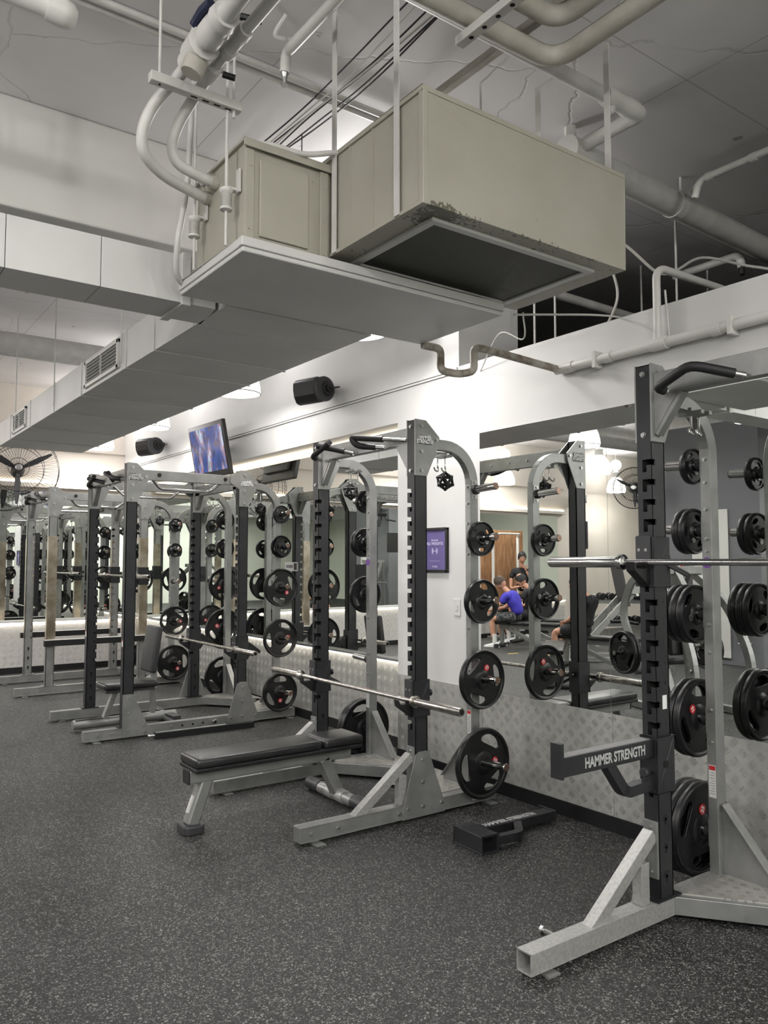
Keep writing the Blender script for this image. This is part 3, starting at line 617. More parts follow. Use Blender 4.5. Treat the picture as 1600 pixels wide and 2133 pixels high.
G().tube([(0, 0, 0), (6.3, .25, 0)], .082, 24).obj('straight_pipe', 'pipe', t, smooth=True)
G().lathe((-.03, 0, 0), (1, .04, 0), [(0, .092), (.16, .092)], 24).obj('socket_end', 'pipew', t)
G().lathe((1.05, .042, 0), (1, .04, 0), [(0, .088), (.07, .088)], 24).obj('joint', 'pipew', t)
G().tube([(.04, .02, .0), (.04, .02, .17)], .035, 12).obj('vent_stub', 'pipew', t)
G().tube([(1.08, .0, .17), (1.08, .0, .08)], .007, 8).obj('hanger_rod', 'pipew', t)
G().bar((1.04, -.09, .02), (1.12, -.09, .09), .012, .03).obj('hanger_clip', 'pipew', t)
t = thing('insulated_pipe', 'lower insulated pipe bending back at the top of the picture', 'pipe', (2.62, 2.38, 3.84))
G().tube(rounded([(-.34 - .9, .02, 0), (.06, .0, 0), (.06, -1.9, 0)], .12, 7), .044, 16).obj('pipe_run', 'insul', t, smooth=True)
t = thing('insulated_pipe', 'upper insulated pipe nested inside the bend of the lower one', 'pipe', (2.50, 2.24, 3.90))
G().tube(rounded([(-.30 - .9, .02, 0), (.05, 0, 0), (.05, -1.8, 0)], .10, 7), .042, 16).obj('pipe_run', 'insul', t, smooth=True)
t = thing('strut_channel', 'slotted channel under the insulated pipes at the top of the picture', 'bracket', (2.16, 2.32, 3.76))
G().box((-.022, -.33, -.02), (.022, .13, .02)).obj('channel', 'pipe', t, bevel=.003)
for i in range(5): G().lathe((0, -.27 + i * .08, -.0205), (0, 0, 1), [(0, .011), (.001, .011)], 10).obj('slot', 'inside', t)
t = thing('strut_channel', 'long plain channel on the ceiling from the return box to the insulated pipes', 'bracket', (2.53, 2.6, 3.955))
G().box((-.02, -.5, -.02), (.02, .6, .02)).obj('channel', 'insul', t, bevel=.003)
t = thing('ceiling_pipe', 'curved pipe end at the top left corner of the picture', 'pipe', (.72, 3.15, 3.70))
G().tube(rounded([(-2.6, .02, .04), (-.05, 0, 0), (.0, 0, 0)], .05), .045, 16).obj('straight_pipe', 'pipew', t, smooth=True)
G().lathe((-.06, 0, .0), (1, 0, -.1), [(0, .052), (.06, .056), (.09, .05), (.11, .03)], 16).obj('end_cap', 'pipew', t, smooth=True)
t = thing('sprinkler_pipe', 'thin painted pipe with a drop near the right edge of the ceiling', 'pipe', (4.36, 2.72, 3.90))
G().tube(rounded([(.0, -2.4, .02), (0, 0, 0), (0, .03, -.10)], .06), .022, 12).obj('straight_pipe', 'pipew', t, smooth=True)
for y in (-.33, -.05): G().lathe((0, y, .0), (0, -1, 0), [(0, .027), (.04, .027)], 12).obj('coupling', 'pipew', t)
t = thing('far_ceiling_pipe', 'thick grey pipe crossing the ceiling beyond the main duct', 'pipe', (1.5, 8.75, 3.78))
G().tube([(-6, 0, 0), (2.3, 0, 0)], .125, 24).obj('straight_pipe', 'pipe', t, smooth=True)
G().lathe((-1.2, 0, 0), (1, 0, 0), [(0, .133), (.05, .133)], 24).obj('joint', 'pipe', t)
pipe_thing('thin_ceiling_pipe', [(-4, 9.9, 3.96), (3.0, 9.9, 3.96)], .02, 'thin painted pipe crossing the ceiling beyond the thick one', 'pipe', 'pipew')
t = thing('ceiling_sprinkler', 'small sprinkler head on a stub at the left edge under the cross duct', 'sprinkler', (.62, 4.0, 2.79 + .9))
G().cyl((0, 0, 0), (0, 0, .36), .014, 10).obj('stub_pipe', 'pipew', t); G().lathe((0, 0, 0), (0, 0, -1), [(0, .016), (.03, .01), (.035, .022), (.04, .022)], 10).obj('deflector', 'blackmetal', t)
# beyond the part-height wall
t = thing('sprinkler_pipe', 'white pipe with a dark sprinkler drop in the dark space above the right wall', 'pipe', (5.55, 3.15, 3.84))
G().tube(rounded([(0, .55, 0), (0, 0, 0), (0, -.02, -.10)], .05), .03, 12).obj('straight_pipe', 'pipew', t, smooth=True)
G().lathe((0, -.02, -.10), (0, 0, -1), [(0, .02), (.05, .02), (.06, .01)], 10).obj('sprinkler_head', 'blackmetal', t)
pipe_thing('service_pipe', [(4.3, 4.10, 3.62), (6.3, 4.14, 3.62)], .035, 'brownish pipe in the dark space just above the right wall', 'pipe')
for i, (x, y, z0) in enumerate([(4.9, 3.25, 2.9), (4.25, 4.0, 2.9), (4.45, 3.98, 2.9), (5.6, 4.05, 3.0), (6.1, 3.75, 3.0), (5.9, 3.0, 3.0), (4.7, 2.0, 3.0)]):
    rod('suspension_rod', (x, y, z0), (x, y, CZ), .008, 'thin white rod hanging in the dark space, %s' % ['tallest, beside the white sprinkler pipe', 'leftmost by the return box', 'second from the return box', 'short one behind the wall riser', 'short one left of the wall riser', 'right of the white sprinkler pipe', 'at the right edge'][i])
pipe_thing('slung_cable', spline([(4.1, 3.45, 3.78), (4.35, 3.3, 3.70), (4.6, 3.2, 3.52), (4.75, 3.15, 3.55), (5.0, 3.1, 3.68), (5.3, 2.9, 3.62), (5.5, 2.5, 3.50), (5.6, 2.0, 3.52)]), .010, 'white cable slung in a wave in the dark space above the right wall', 'cable', 'wcable', 8)
pipe_thing('slung_cable', spline([(3.98, 3.35, 3.85), (4.2, 3.35, 3.75), (4.25, 3.3, 3.5), (4.3, 3.3, 3.3), (4.2, 3.35, 3.05), (4.15, 3.4, 2.9)]), .009, 'white cable dropping behind the right wall beside the return box', 'cable', 'wcable', 8)
pipe_thing('slung_cable', spline([(2.98, 2.95, 2.86), (3.3, 2.95, 2.92), (3.7, 2.92, 2.98), (4.2, 2.9, 3.02)]), .006, 'thin white cable from the return box corner over the right wall', 'cable', 'wcable', 8)
pipe_thing('slung_cable', spline([(3.15, 3.05, 2.93), (3.2, 3.1, 2.8), (3.5, 3.6, 3.0), (3.80, 4.1, 2.9)]), .004, 'hair-thin cable dangling under the return box', 'cable', 'wcable', 6)

# ================================================================== THINGS ON THE WALLS
def speaker(y, label, s=1.12):
    t = thing('wall_speaker', label, 'speaker', (3.60, y, 3.08)); t.rotation_euler = (0, math.radians(-14), math.radians(16)); t.scale = (s, s, s)
    n = 20; pts = [(.105 * math.cos(a), .10 * math.sin(a)) for a in [-PI * .62 + PI * 1.24 * k / n for k in range(n + 1)]] + [(-.075, .105), (-.115, .085), (-.128, .03), (-.13, -.03), (-.115, -.085), (-.075, -.105)]
    G().prism(pts, 'y', -.125, .125).obj('cabinet', 'plastic', t, bevel=.016, smooth=True)
    G().prism([(-.080, .095), (-.119, .078), (-.132, .028), (-.134, -.028), (-.119, -.078), (-.080, -.095), (-.075, -.09), (-.075, .09)], 'y', -.115, .115).obj('grille', 'blackmetal', t, bevel=.004)
    for sy in (-1, 1): G().lathe((.01, sy * .124, 0), (0, sy, 0), [(0, .062), (.010, .058), (.012, .030), (.026, .028)], 20).obj('bracket_knob', 'blackmetal', t, smooth=True)
    G().bar((.01, -.142, 0), (.12, -.142, 0), .045, .010).bar((.01, .142, 0), (.12, .142, 0), .045, .010).bar((.115, -.147, 0), (.115, .147, 0), .045, .010).bar((.11, 0, 0), (.20, 0, 0), .05, .05).obj('wall_bracket', 'blackmetal', t, bevel=.003)
speaker(6.05, 'charcoal rounded wall speaker nearest, above the light strip'); speaker(10.3, 'smaller-looking charcoal wall speaker in the far corner under a lamp')
t = thing('television', 'flat television tilted down on the bulkhead showing players in blue', 'television', (3.56, 8.27, 2.79)); t.rotation_euler = (0, math.radians(8), math.radians(-9))
t.rotation_euler = (0, math.radians(-11), math.radians(2))
G().box((-.02, -.43, -.30), (.03, .43, .30)).obj('casing', 'frame', t, bevel=.008)
G().box((-.024, -.395, -.235), (-.0205, .395, .255)).obj('screen', 'screen', t)
G().box((.03, -.32, -.2), (.07, .32, .16)).obj('rear_cover', 'plastic', t, bevel=.01)
G().bar((.07, 0, 0), (.225, 0, .03), .06, .08).box((.06, -.15, -.12), (.08, .15, .12)).obj('wall_bracket', 'blackmetal', t, bevel=.004)
t = thing('poster_frame', 'black-framed purple weights notice on the white pier', 'poster', (WX - .002, 4.60, 1.637))
W_, H_ = .145, .164
G().box((-.022, -W_, -H_), (0, -W_ + .018, H_)).box((-.022, W_ - .018, -H_), (0, W_, H_)).box((-.022, -W_, -H_), (0, W_, -H_ + .018)).box((-.022, -W_, H_ - .018), (0, W_, H_)).obj('frame', 'frame', t, bevel=.003)
G().box((-.012, -W_ + .015, -H_ + .015), (-.002, W_ - .015, H_ - .015)).obj('print', 'purple', t)
put_text('lettering', 'WE SHARE', .017, 'lilac', t, (-.0135, 0, .072), ROT_W, bold=.0006)
put_text('lettering', 'ALL WEIGHTS', .031, 'lilac', t, (-.0135, 0, .047), ROT_W, bold=.0009)
put_text('lettering', 'FITNESS', .017, 'lilac', t, (-.0135, 0, -.125), ROT_W, bold=.0006)
G().box((-.0135, -.06, -.083), (-.0125, .06, -.081)).obj('rule', 'lilac', t)
g = G(); g.box((-.0135, -.018, -.010), (-.0125, .018, -.004))
for sy in (-1, 1):
    g.box((-.0135, sy * .018, -.030), (-.0125, sy * .026, .016)); g.box((-.0135, sy * .027, -.023), (-.0125, sy * .034, .009))
g.obj('dumbbell_symbol', 'lilac', t)
t = thing('light_switch', 'white double wall switch on the pier', 'switch', (WX - .001, 4.36, 1.22)); G().box((-.008, -.035, -.06), (0, .035, .06)).obj('plate', 'wall', t, bevel=.002); G().box((-.013, -.012, -.02), (-.008, .012, .02)).obj('rocker', 'pipew', t)
t = thing('notice_plate', 'small white notice stuck to the recess mirror above a large plate', 'sign', (RX - .008, 7.22, 1.50)); G().box((-.003, -.13, -.045), (0, .13, .045)).obj('card', 'label', t); G().box((-.0035, -.125, -.035), (-.0031, -.06, .035)).obj('pictogram', 'blackmetal', t)
put_text('lettering', 'PLEASE RETURN\nYOUR WEIGHTS', .020, 'blackmetal', t, (-.0036, .03, .0), ROT_W)

def wall_fan(loc, rz, tilt, r, label):
    t = thing('wall_fan', label, 'fan', loc, rz); t.rotation_euler = (tilt, 0, rz)
    g = G()
    for rr, yy in ((r, 0), (r * .985, -.05), (r * .985, .05), (r * .62, -.10), (r * .62, .09), (r * .25, -.125)): g.tube([(rr * math.cos(a), yy, rr * math.sin(a)) for a in [2 * PI * k / 48 for k in range(49)]], .004, 6)
    for k in range(48):
        a = 2 * PI * k / 48; c, s_ = math.cos(a), math.sin(a)
        g.tube([(r * .10 * c, -.128, r * .10 * s_), (r * .62 * c, -.10, r * .62 * s_), (r * .985 * c, -.05, r * .985 * s_), (r * c, 0, r * s_), (r * .985 * c, .05, r * .985 * s_), (r * .62 * c, .09, r * .62 * s_), (r * .16 * c, .11, r * .16 * s_)], .0018, 4)
    o = g.obj('guard', 'blackmetal', t); o['kind'] = 'stuff'
    for k in range(3):
        a = 2 * PI * k / 3 + .5; ca, sa = math.cos(a), math.sin(a); g = G(); n = 8; vs = []
        for i in range(n + 1):
            q = .12 + (.92 - .12) * i / n; wd = .05 + .10 * math.sin(PI * min(1, (i + 1) / n * .9)); tw = .5 - .3 * i / n
            for sg in (-1, 1):
                for dz in (-.002, .002):
                    u_, v_ = q * r, sg * wd * r * .55
                    vs.append((u_ * ca - v_ * math.cos(tw) * sa, v_ * math.sin(tw) + dz, u_ * sa + v_ * math.cos(tw) * ca))
        fs = []
        for i in range(n):
            b0 = i * 4; b1 = b0 + 4
            fs += [(b0, b0 + 2, b1 + 2, b1), (b0 + 1, b1 + 1, b1 + 3, b0 + 3), (b0, b1, b1 + 1, b0 + 1), (b0 + 2, b0 + 3, b1 + 3, b1 + 2)]
        fs += [(0, 1, 3, 2), (n * 4, n * 4 + 2, n * 4 + 3, n * 4 + 1)]
        g.add(vs, fs).obj('blade', 'plastic', t, smooth=True)
    G().lathe((0, -.13, 0), (0, 1, 0), [(0, .04), (.01, .06), (.02, .06), (.03, .05), (.12, .055), (.16, .085), (.34, .085), (.37, .05)], 20).obj('motor', 'plastic', t, smooth=True)
    G().lathe((0, -.14, 0), (0, 1, 0), [(0, .03), (.008, .045), (.012, .045)], 20).obj('badge', 'bolt', t)
    G().tube([(0, .18, -.02), (0, .22, -.16), (0, .45, -.2)], .022, 10).obj('wall_arm', 'blackmetal', t)
wall_fan((2.22, 11.55, 2.80), math.radians(-8), math.radians(-6), .52, 'large black caged wall fan at the left edge on the far wall')
wall_fan((-3.25, 8.05, 2.75), math.radians(60), math.radians(0), .34, 'black caged fan on the grey column, seen in the mirror behind the nearest post')

# ================================================================== RACK PARTS
HW = .61                       # half the outer width of a rack
def post(t, x, s, mt, name='front_post', slots=True, z1=2.43, facing=-1, lowest=.56, first=2.005):
    """slotted upright; s = side (+1 far, -1 near); facing -1: slots open towards -X"""
    yo = s * HW; yi = s * (HW - .072); W = .097; th = .006
    sl = []; z = first
    while slots and z > lowest: sl.append(z); z -= .0888
    fx = (lambda a: x + a) if facing < 0 else (lambda a: x + W - a)
    g = G(); d = -s
    # front sheet with L cut-outs from the inner edge
    pts = [(yo, .10), (yo, z1), (yi, z1)]
    for zt in sl:
        a = yi - d * .0; e = yi - d * .046; f = yi - d * .024
        pts += [(a, zt), (e, zt), (e, zt - .056), (f, zt - .056), (f, zt - .026), (a, zt - .026)]
    pts += [(yi, .10)]
    g.prism(pts, 'x', fx(0), fx(th))
    pts = [(fx(W), .10), (fx(W), z1), (fx(th * .2), z1)]
    for zt in sl: pts += [(fx(th * .2), zt), (fx(.030), zt), (fx(.030), zt - .026), (fx(th * .2), zt - .026)]
    pts += [(fx(th * .2), .10)]
    g.prism(pts, 'y', yi, yi - d * th)
    g.box((fx(.001), yo, .10), (fx(W), yo + d * th, z1)); g.box((fx(W - th), yi, .10), (fx(W), yo, z1)); g.box((fx(0), yi, z1 - .004), (fx(W), yo, z1))
    o = g.obj(name, mt, t)
    if slots: G().box((x + .012, yo + d * .008, .12), (x + W - .008, yi - d * .045, z1 - .01)).obj('slot_shade_block', 'inside', o)  # near-black block painted in for the shade behind the slots
    for i, zz in enumerate((.20, .32, .44)):          # key-hole openings low on the inner side
        gg = G(); gg.lathe((x + .05, yi + d * .0004, zz), (0, d, 0), [(0, .013), (.0006, .013)], 12).box((x + .044, yi, zz - .03), (x + .056, yi + d * .001, zz)); gg.obj('key_hole', 'inside', o)
    return o
def post_numbers(o, x, s, which, z1=2.005):
    yi = s * (HW - .072)
    for n in which: put_text('number', str(n), .022, 'plastic', o, (x + .07, yi - .0006, z1 - .0888 * n - .012), ROT_S, extrude=.0003)
def hexplate(t, x, s, badge=True, mt='silver', outer=True, back=False):
    """top gusset plates on an upright; back=True for plates that lead forward as well"""
    pl = [(.0, 2.436), (.088, 2.433), (.197, 2.334), (.190, 2.28), (.095, 2.083), (.0, 2.083)]
    if back: pl = [(.097 - a, z) for a, z in pl]
    for side in (1, -1):
        yy = s * HW if side == 1 else s * (HW - .072)
        sg = s * side
        o = G().prism([(x + a, z) for a, z in pl], 'y', yy, yy + sg * .008).obj('top_bracket', mt, t, bevel=.001)
        pp = [(x + .05 if not back else x + .047, z) for z in (2.395, 2.235, 2.115)] + [((x + .17) if not back else x - .073, 2.315)]
        bolts('bolt', [(a, yy + sg * .008, z) for a, z in pp], (0, sg, 0), o)
        if badge and side == 1 and s == -1:
            b0 = x + .018 if not back else x - .05
            bb = G().box((b0, yy - .010, 2.275), (b0 + .118, yy - .008, 2.345)).obj('badge', 'text', o)
            G().box((b0 + .004, yy - .0108, 2.279), (b0 + .114, yy - .010, 2.341)).obj('badge_field', 'plastic', o)
            put_text('lettering', 'HAMMER\nSTRENGTH', .0345, 'white', o, (b0 + .059, yy - .0112, 2.310), ROT_S, bold=.0012, sx=.74)
def arch(t, x0, x1, s, mt='silver'):
    """bent tube from the top bracket down to the foot: the storage upright"""
    yc = s * (HW - .036); zt = 2.292; R = .235; W = .068
    xe = x1 + W / 2
    pts = [(x0, yc, zt), (xe - R, yc, zt)] + [(xe - R + R * math.sin(a), yc, zt - R + R * math.cos(a)) for a in [PI / 2 * k / 9 for k in range(1, 10)]] + [(xe, yc, .095)]
    return G().rtube(pts, .052, W, up=V((0, 0, 1))).obj('storage_post', mt, t, bevel=.004)
HORNZ = (2.02, 1.70, 1.297, .80, .275)
def horns(t, x, s, lens=(.20, .20, .20, .20, .27)):
    yo = s * (HW - .010); xc = x + .034
    for z, ln in zip(HORNZ, lens):
        h = G().lathe((xc, yo + s * .006, z), (0, s, .05), [(0, .0235), (ln - .012, .0235), (ln - .012, .0245), (ln - .004, .0245), (ln, .020)], 20).obj('storage_horn', 'chrome', t, smooth=True)
        G().lathe((xc, yo + s * (ln + .006), z + ln * .05), (0, s, .05), [(-.004, .0215), (.003, .0215)], 18).obj('end_cap', 'copper', h)
        G().lathe((xc, yo + s * .006, z), (0, s, 0), [(0, .031), (.024, .031), (.027, .024)], 18).obj('horn_base', 'grip', h, smooth=True)
        p = G().box((xc - .026, yo, z - .062), (xc + .026, yo + s * .006, z + .062)).obj('horn_plate', 'silver_worn', t)
        bolts('bolt', [(xc, yo + s * .006, z + d) for d in (-.047, .047)], (0, s, 0), p, .009, .007)
def side_bolts(t, x, s):
    bolts('bolt', [(x, s * (HW - .036), z) for z in (2.04, 1.93, 1.80, 1.66, 1.60, 1.25, 1.12, .85, .70)], (-1, 0, 0), t, .008, .010)
def beam(t, xa, xb, s, mt='silver', open_end=False):
    yo = s * HW; yi = s * (HW - .075); z0, z1 = .018, .098; g = G()
    g.box((xa, yo, z0), (xb, yo - s * .005, z1)); g.box((xa, yi, z0), (xb, yi + s * .005, z1)); g.box((xa, yo, z1 - .005), (xb, yi, z1)); g.box((xa, yo, z0), (xb, yi, z0 + .005))
    o = g.obj('side_beam', mt, t, bevel=.001)
    if open_end: G().box((xa + .07, yo - s * .006, z0 + .006), (xa + .075, yi + s * .006, z1 - .006)).obj('tube_shade_sheet', 'inside', o)  # dark sheet stands in for the shade inside the open tube
    if not open_end: G().box((xa - .003, yo, z0), (xa + .004, yi, z1)).obj('end_cap', 'silver', o, bevel=.002)
    G().box((xb - .004, yo, z0), (xb + .002, yi, z1)).obj('end_cap', 'silver', o)
    for xx in (xa + .10, xb - .06): G().box((xx - .03, yo - s * .10, 0), (xx + .03, yo + s * .055, .008)).box((xx - .02, yo - s * .06, .006), (xx + .02, yo - s * .01, .02)).obj('foot_plate', 'silver', o, bevel=.001)
    return o
def platform(t, x, mt='silver'):
    """V of two tubes between the side beams with tread-plate triangles"""
    yi = HW - .075; xe = x + .60
    for s in (-1, 1): G().rtube([(x + .11, s * (yi + .02), .058), (x + .46, s * .10, .058), (x + .50, 0, .058)] if s > 0 else [(x + .11, s * (yi + .02), .058), (x + .46, s * .10, .058)], .05, .076).obj('angled_brace', mt, t, bevel=.002)
    G().bar((xe, -yi, .058), (xe, yi, .058), .05, .076).obj('rear_crossmember', mt, t, bevel=.002)
    for s in (-1, 1):
        G().prism([(x + .14, s * yi), (x + .49, s * .07), (xe, s * .07), (xe, s * yi)], 'z', .096, .101).obj('tread_plate', 'tread_h', t)
    return
def rear_gusset(t, x, s, mt='silver'):
    yi = s * (HW - .062)
    g = G(); g.prism([(yi, .42), (yi, .10), (yi - s * .27, .10), (yi - s * .27, .13), (yi - s * .02, .42)], 'x', x + .030, x + .036)
    g.bar((x + .033, yi - s * .015, .42), (x + .033, yi - s * .27, .12), .055, .006, up=V((0, -s, 1)))
    g.obj('rear_gusset', mt, t, bevel=.001)
def foot_gusset(t, x, s, mt='silver', front=False):
    yo = s * HW; o = G().prism([(x, .385), (x + .09, .385), (x + .24, .07), (x + .24, .015), (x, .015)] if front else [(x - .012 - .0, .40), (x + .095, .40), (x + .235, .05), (x + .235, .012), (x - .055, .012), (x - .055, .05)] if False else [(x + .0, .385), (x + .03, .40), (x + .082, .40), (x + .105, .385), (x + .225, .07), (x + .225, .015), (x - .10, .015), (x - .10, .07)], 'y', yo, yo + s * .008).obj('foot_gusset', mt, t, bevel=.001)
    bolts('bolt', [(x + a, yo + s * .008, z) for a, z in ((.055, .35), (.055, .22), (.19 if front else -.06, .10 if front else .075), (.055, .075), (.20, .045 if front else .075))], (0, s, 0), o)
def brace(t, x, s, mt='silver_worn'):
    yc = s * (HW - .0365)
    o = G().rtube([(x - .42, yc, .075), (x - .012, yc, .375)], .052, .052).obj('diagonal_brace', mt, t, bevel=.002)
    G().box((x - .11, yc - .024, .098), (x - .055, yc + .024, .27)).obj('spacer_tube', mt, o, bevel=.002)
    G().box((x - .012, yc - .034, .19), (x, yc + .034, .43)).obj('brace_plate', 'silver', o, bevel=.001)
    bolts('bolt', [(x - .012, yc, z) for z in (.405, .215)], (-1, 0, 0), o, .009, .008)
def handle(t, x, s, style='closed'):
    """angled multi-grip pull-up handle in front of the cross beam"""
    def run(p, g0, g1):
        q = rounded(p, .05, 4); n = len(q)
        o = G().tube(q, .0145, 12).obj('pull_up_handle', 'chrome', t, smooth=True)
        G().tube([q[0].lerp(q[1], .45)] * g0 + q[1:-1] + [q[-2].lerp(q[-1], g1)], .0205, 12).obj('rubber_grip', 'grip', o, smooth=True)
    if style == 'closed': run([(x, s * .45, 2.292), (x - .05, s * .465, 2.303), (x - .15, s * .24, 2.345), (x + .0, s * .09, 2.292)], 1, .75)
    elif style == 'loop': run([(x, s * .53, 2.31), (x - .145, s * .11, 2.368), (x - .135, s * .17, 2.305), (x, s * .29, 2.292)], 1, .6)
    else:
        run([(x, s * .50, 2.292), (x - .115, s * .44, 2.300), (x - .125, s * .18, 2.372)], 0, 1)
        run([(x, s * .07, 2.292), (x - .06, s * .17, 2.325), (x - .14, s * .32, 2.362)], 0, 1)
def cross_beam(t, x, zc=2.34):
    o = G().bar((x + .045, -(HW - .08), zc), (x + .045, HW - .08, zc), .05, .105).obj('cross_beam', 'silver', t, bevel=.003)
    for s in (-1, 1):
        G().prism([(s * (HW - .08), 2.29), (s * (HW - .20), 2.29), (s * (HW - .08), 2.12)], 'x', x + .02, x + .026).bar((x + .045, s * (HW - .215), 2.29), (x + .045, s * (HW - .085), 2.115), .045, .02).obj('corner_web', 'silver', o, bevel=.001)
        bolts('bolt', [(x + .07, s * a, zc) for a in (.10, .30)], (1, 0, 0), o)
    return o
def hook_rail(t, x, s):
    """little rail with two J hooks under the arch"""
    yc = s * (HW - .10); o = G().box((x - .012, yc - .06, 2.225), (x + .012, yc + .06, 2.243)).box((x + .05, yc - .06, 2.225), (x + .074, yc + .06, 2.243)).box((x - .012, yc - .01, 2.24), (x + .074, yc + .01, 2.26)).obj('hook_rail', 'silver', t, bevel=.001)
    for dx in (0, .062):
        G().tube(spline([(x + dx, yc, 2.228), (x + dx, yc, 2.165), (x + dx - .006, yc - .012, 2.140), (x + dx - .022, yc - .018, 2.132), (x + dx - .036, yc - .014, 2.142), (x + dx - .038, yc - .01, 2.158)], 4), .005, 8).obj('accessory_hook', 'chrome', o, smooth=True)
def warning_label(t, x, s, z=.52):
    yo = s * (HW - .036); o = G().box((x - .0008, yo - .018, z - .075), (x, yo + .018, z + .075)).obj('warning_label', 'label', t)
    G().box((x - .0012, yo - .016, z + .052), (x - .0008, yo + .016, z + .072)).obj('red_heading', 'red', o)
    for k in range(9): G().box((x - .0012, yo - .013, z + .038 - k * .012), (x - .0008, yo + (.013 if k % 3 else .006), z + .041 - k * .012)).obj('text_line', 'grey', o)

def half_rack(y, label, open_tip=False, numbers=False, worn_m='silver_worn', outer_foot=True):
    t = thing('half_rack', label, 'squat rack', (3.0, y, 0)); x = 0.0
    for s in (-1, 1):
        beam(t, -.79, .66, s, worn_m if open_tip else 'silver', open_tip)
        o = post(t, x, s, 'dark')
        if numbers and s == 1: post_numbers(o, x, s, range(1, 17))
        G().box((x - .03, s * (HW - .001), .098), (x + .14, s * (HW - .084), .106)).obj('base_plate', 'dark', t, bevel=.001)
        hexplate(t, x + .0, s); arch(t, .17, .47, s); horns(t, .47, s); side_bolts(t, .47, s)
        rear_gusset(t, .47, s); brace(t, x, s, worn_m); handle(t, x, s, 'closed' if open_tip else 'loop' if s < 0 else 'crossed'); hook_rail(t, .27, s); warning_label(t, .47, s)
        if outer_foot: foot_gusset(t, x, s)
        bolts('bolt', [(a, s * (HW) , .058) for a in (-.72, -.55, -.12, .62)], (0, s, 0), t)
        bolts('bolt', [(x, s * (HW - .036 + dy), z) for dy in (0,) for z in (2.39, 2.115)], (-1, 0, 0), t)
    if open_tip: G().cyl((x - .56, HW, .070), (x - .56, HW + .075, .070), .011, 12).lathe((x - .56, HW + .075, .070), (0, 1, 0), [(0, .019), (.014, .019)], 14).obj('band_peg', 'chrome', t)
    cross_beam(t, x); platform(t, x)
    return t
def power_rack(y, label, mt, slots2=True, cover=False):
    t = thing('power_rack', label, 'power rack', (2.25, y, 0)); r = 1.09
    for s in (-1, 1):
        beam(t, -.32, 1.72, s)
        post(t, 0, s, mt, facing=1); post(t, r, s, mt, 'rear_post')
        hexplate(t, 0, s, not cover); hexplate(t, r, s, not cover)
        G().prism([(r + .0, 2.433), (r + .09, 2.433), (r + .09, 2.20), (r - .10, 2.31), (r - .09, 2.37)], 'y', s * HW, s * (HW + .007)).obj('top_bracket', 'silver', t)
        G().bar((.09, s * (HW - .036), 2.335), (r, s * (HW - .036), 2.335), .05, .09).obj('top_side_beam', 'silver', t, bevel=.002)
        bolts('knob', [(a, s * HW - s * .01, 2.34) for a in (.30, .95)], (0, s, 0), t, .016, .016, 'blackmetal')
        arch(t, r + .17, r + .40, s); horns(t, r + .40, s); side_bolts(t, r + .40, s)
        (s < 0 and not cover) and foot_gusset(t, 0, s, front=True); (not cover) and foot_gusset(t, r, s); handle(t, .06, s, 'crossed'); hook_rail(t, r + .22, s); rear_gusset(t, r + .40, s)
        for a in (0, r): G().box((a - .03, s * (HW - .001), .098), (a + .13, s * (HW - .084), .106)).obj('base_plate', mt, t)
        # bent chin bars inside the side beams
        G().tube(rounded([(.24, s * (HW - .07), 2.32), (.34, s * (HW - .10), 2.22), (.82, s * (HW - .10), 2.22), (.95, s * (HW - .07), 2.32)], .04), .014, 10).obj('chin_bar', 'chrome', t, smooth=True)
        bolts('bolt', [(a, s * HW, .058) for a in (-.2, -.08, .45, .85)], (0, s, 0), t)
        for a in (.55, .65, .75): G().lathe((a, s * (HW + .0002), .058), (0, s, 0), [(0, .010), (.0008, .010)], 12).obj('bolt_hole', 'inside', t)
        G().lathe((.86, s * (HW + .012), .062), (0, s, 0), [(0, .02), (.012, .02), (.02, .012)], 14).obj('pull_pin', 'chrome', t)
        if cover:
            for a in (0, r): G().box((a - .003, s * (HW + .004), .55), (a + .101, s * (HW - .055), 1.85)).obj('sleeve', 'tinted_chrome', t, bevel=.002)
        lab = G().box((-.0012, s * (HW - .036) - .02, .80), (0, s * (HW - .036) + .02, .86)).obj('paper_label', 'label', t)
        G().box((-.0016, s * (HW - .036) - .02, .848), (-.0012, s * (HW - .036) + .02, .858)).obj('red_heading', 'red', lab)
    cross_beam(t, 0); cross_beam(t, r, 2.31); platform(t, r)
    return t
M['tinted_chrome'] = worn(mat('chrome_sleeve_reflection', (.42, .36, .29), .28, .85), (.30, .25, .19), (.52, .46, .39), 5, 5)  # chrome sleeve with its brown reflection painted into the colour

rack1 = half_rack(1.60, 'nearest half rack at the right edge with scuffed silver base and numbered charcoal post', True, True)
rack2 = half_rack(4.45, 'central half rack with charcoal posts standing before the white pier', False, False)
rack3 = power_rack(7.645, 'charcoal-post power rack around the upright padded bench', 'dark')
rack4 = power_rack(10.475, 'all-silver power rack with brown-reflecting chrome sleeves at the far left', 'silver', cover=True)

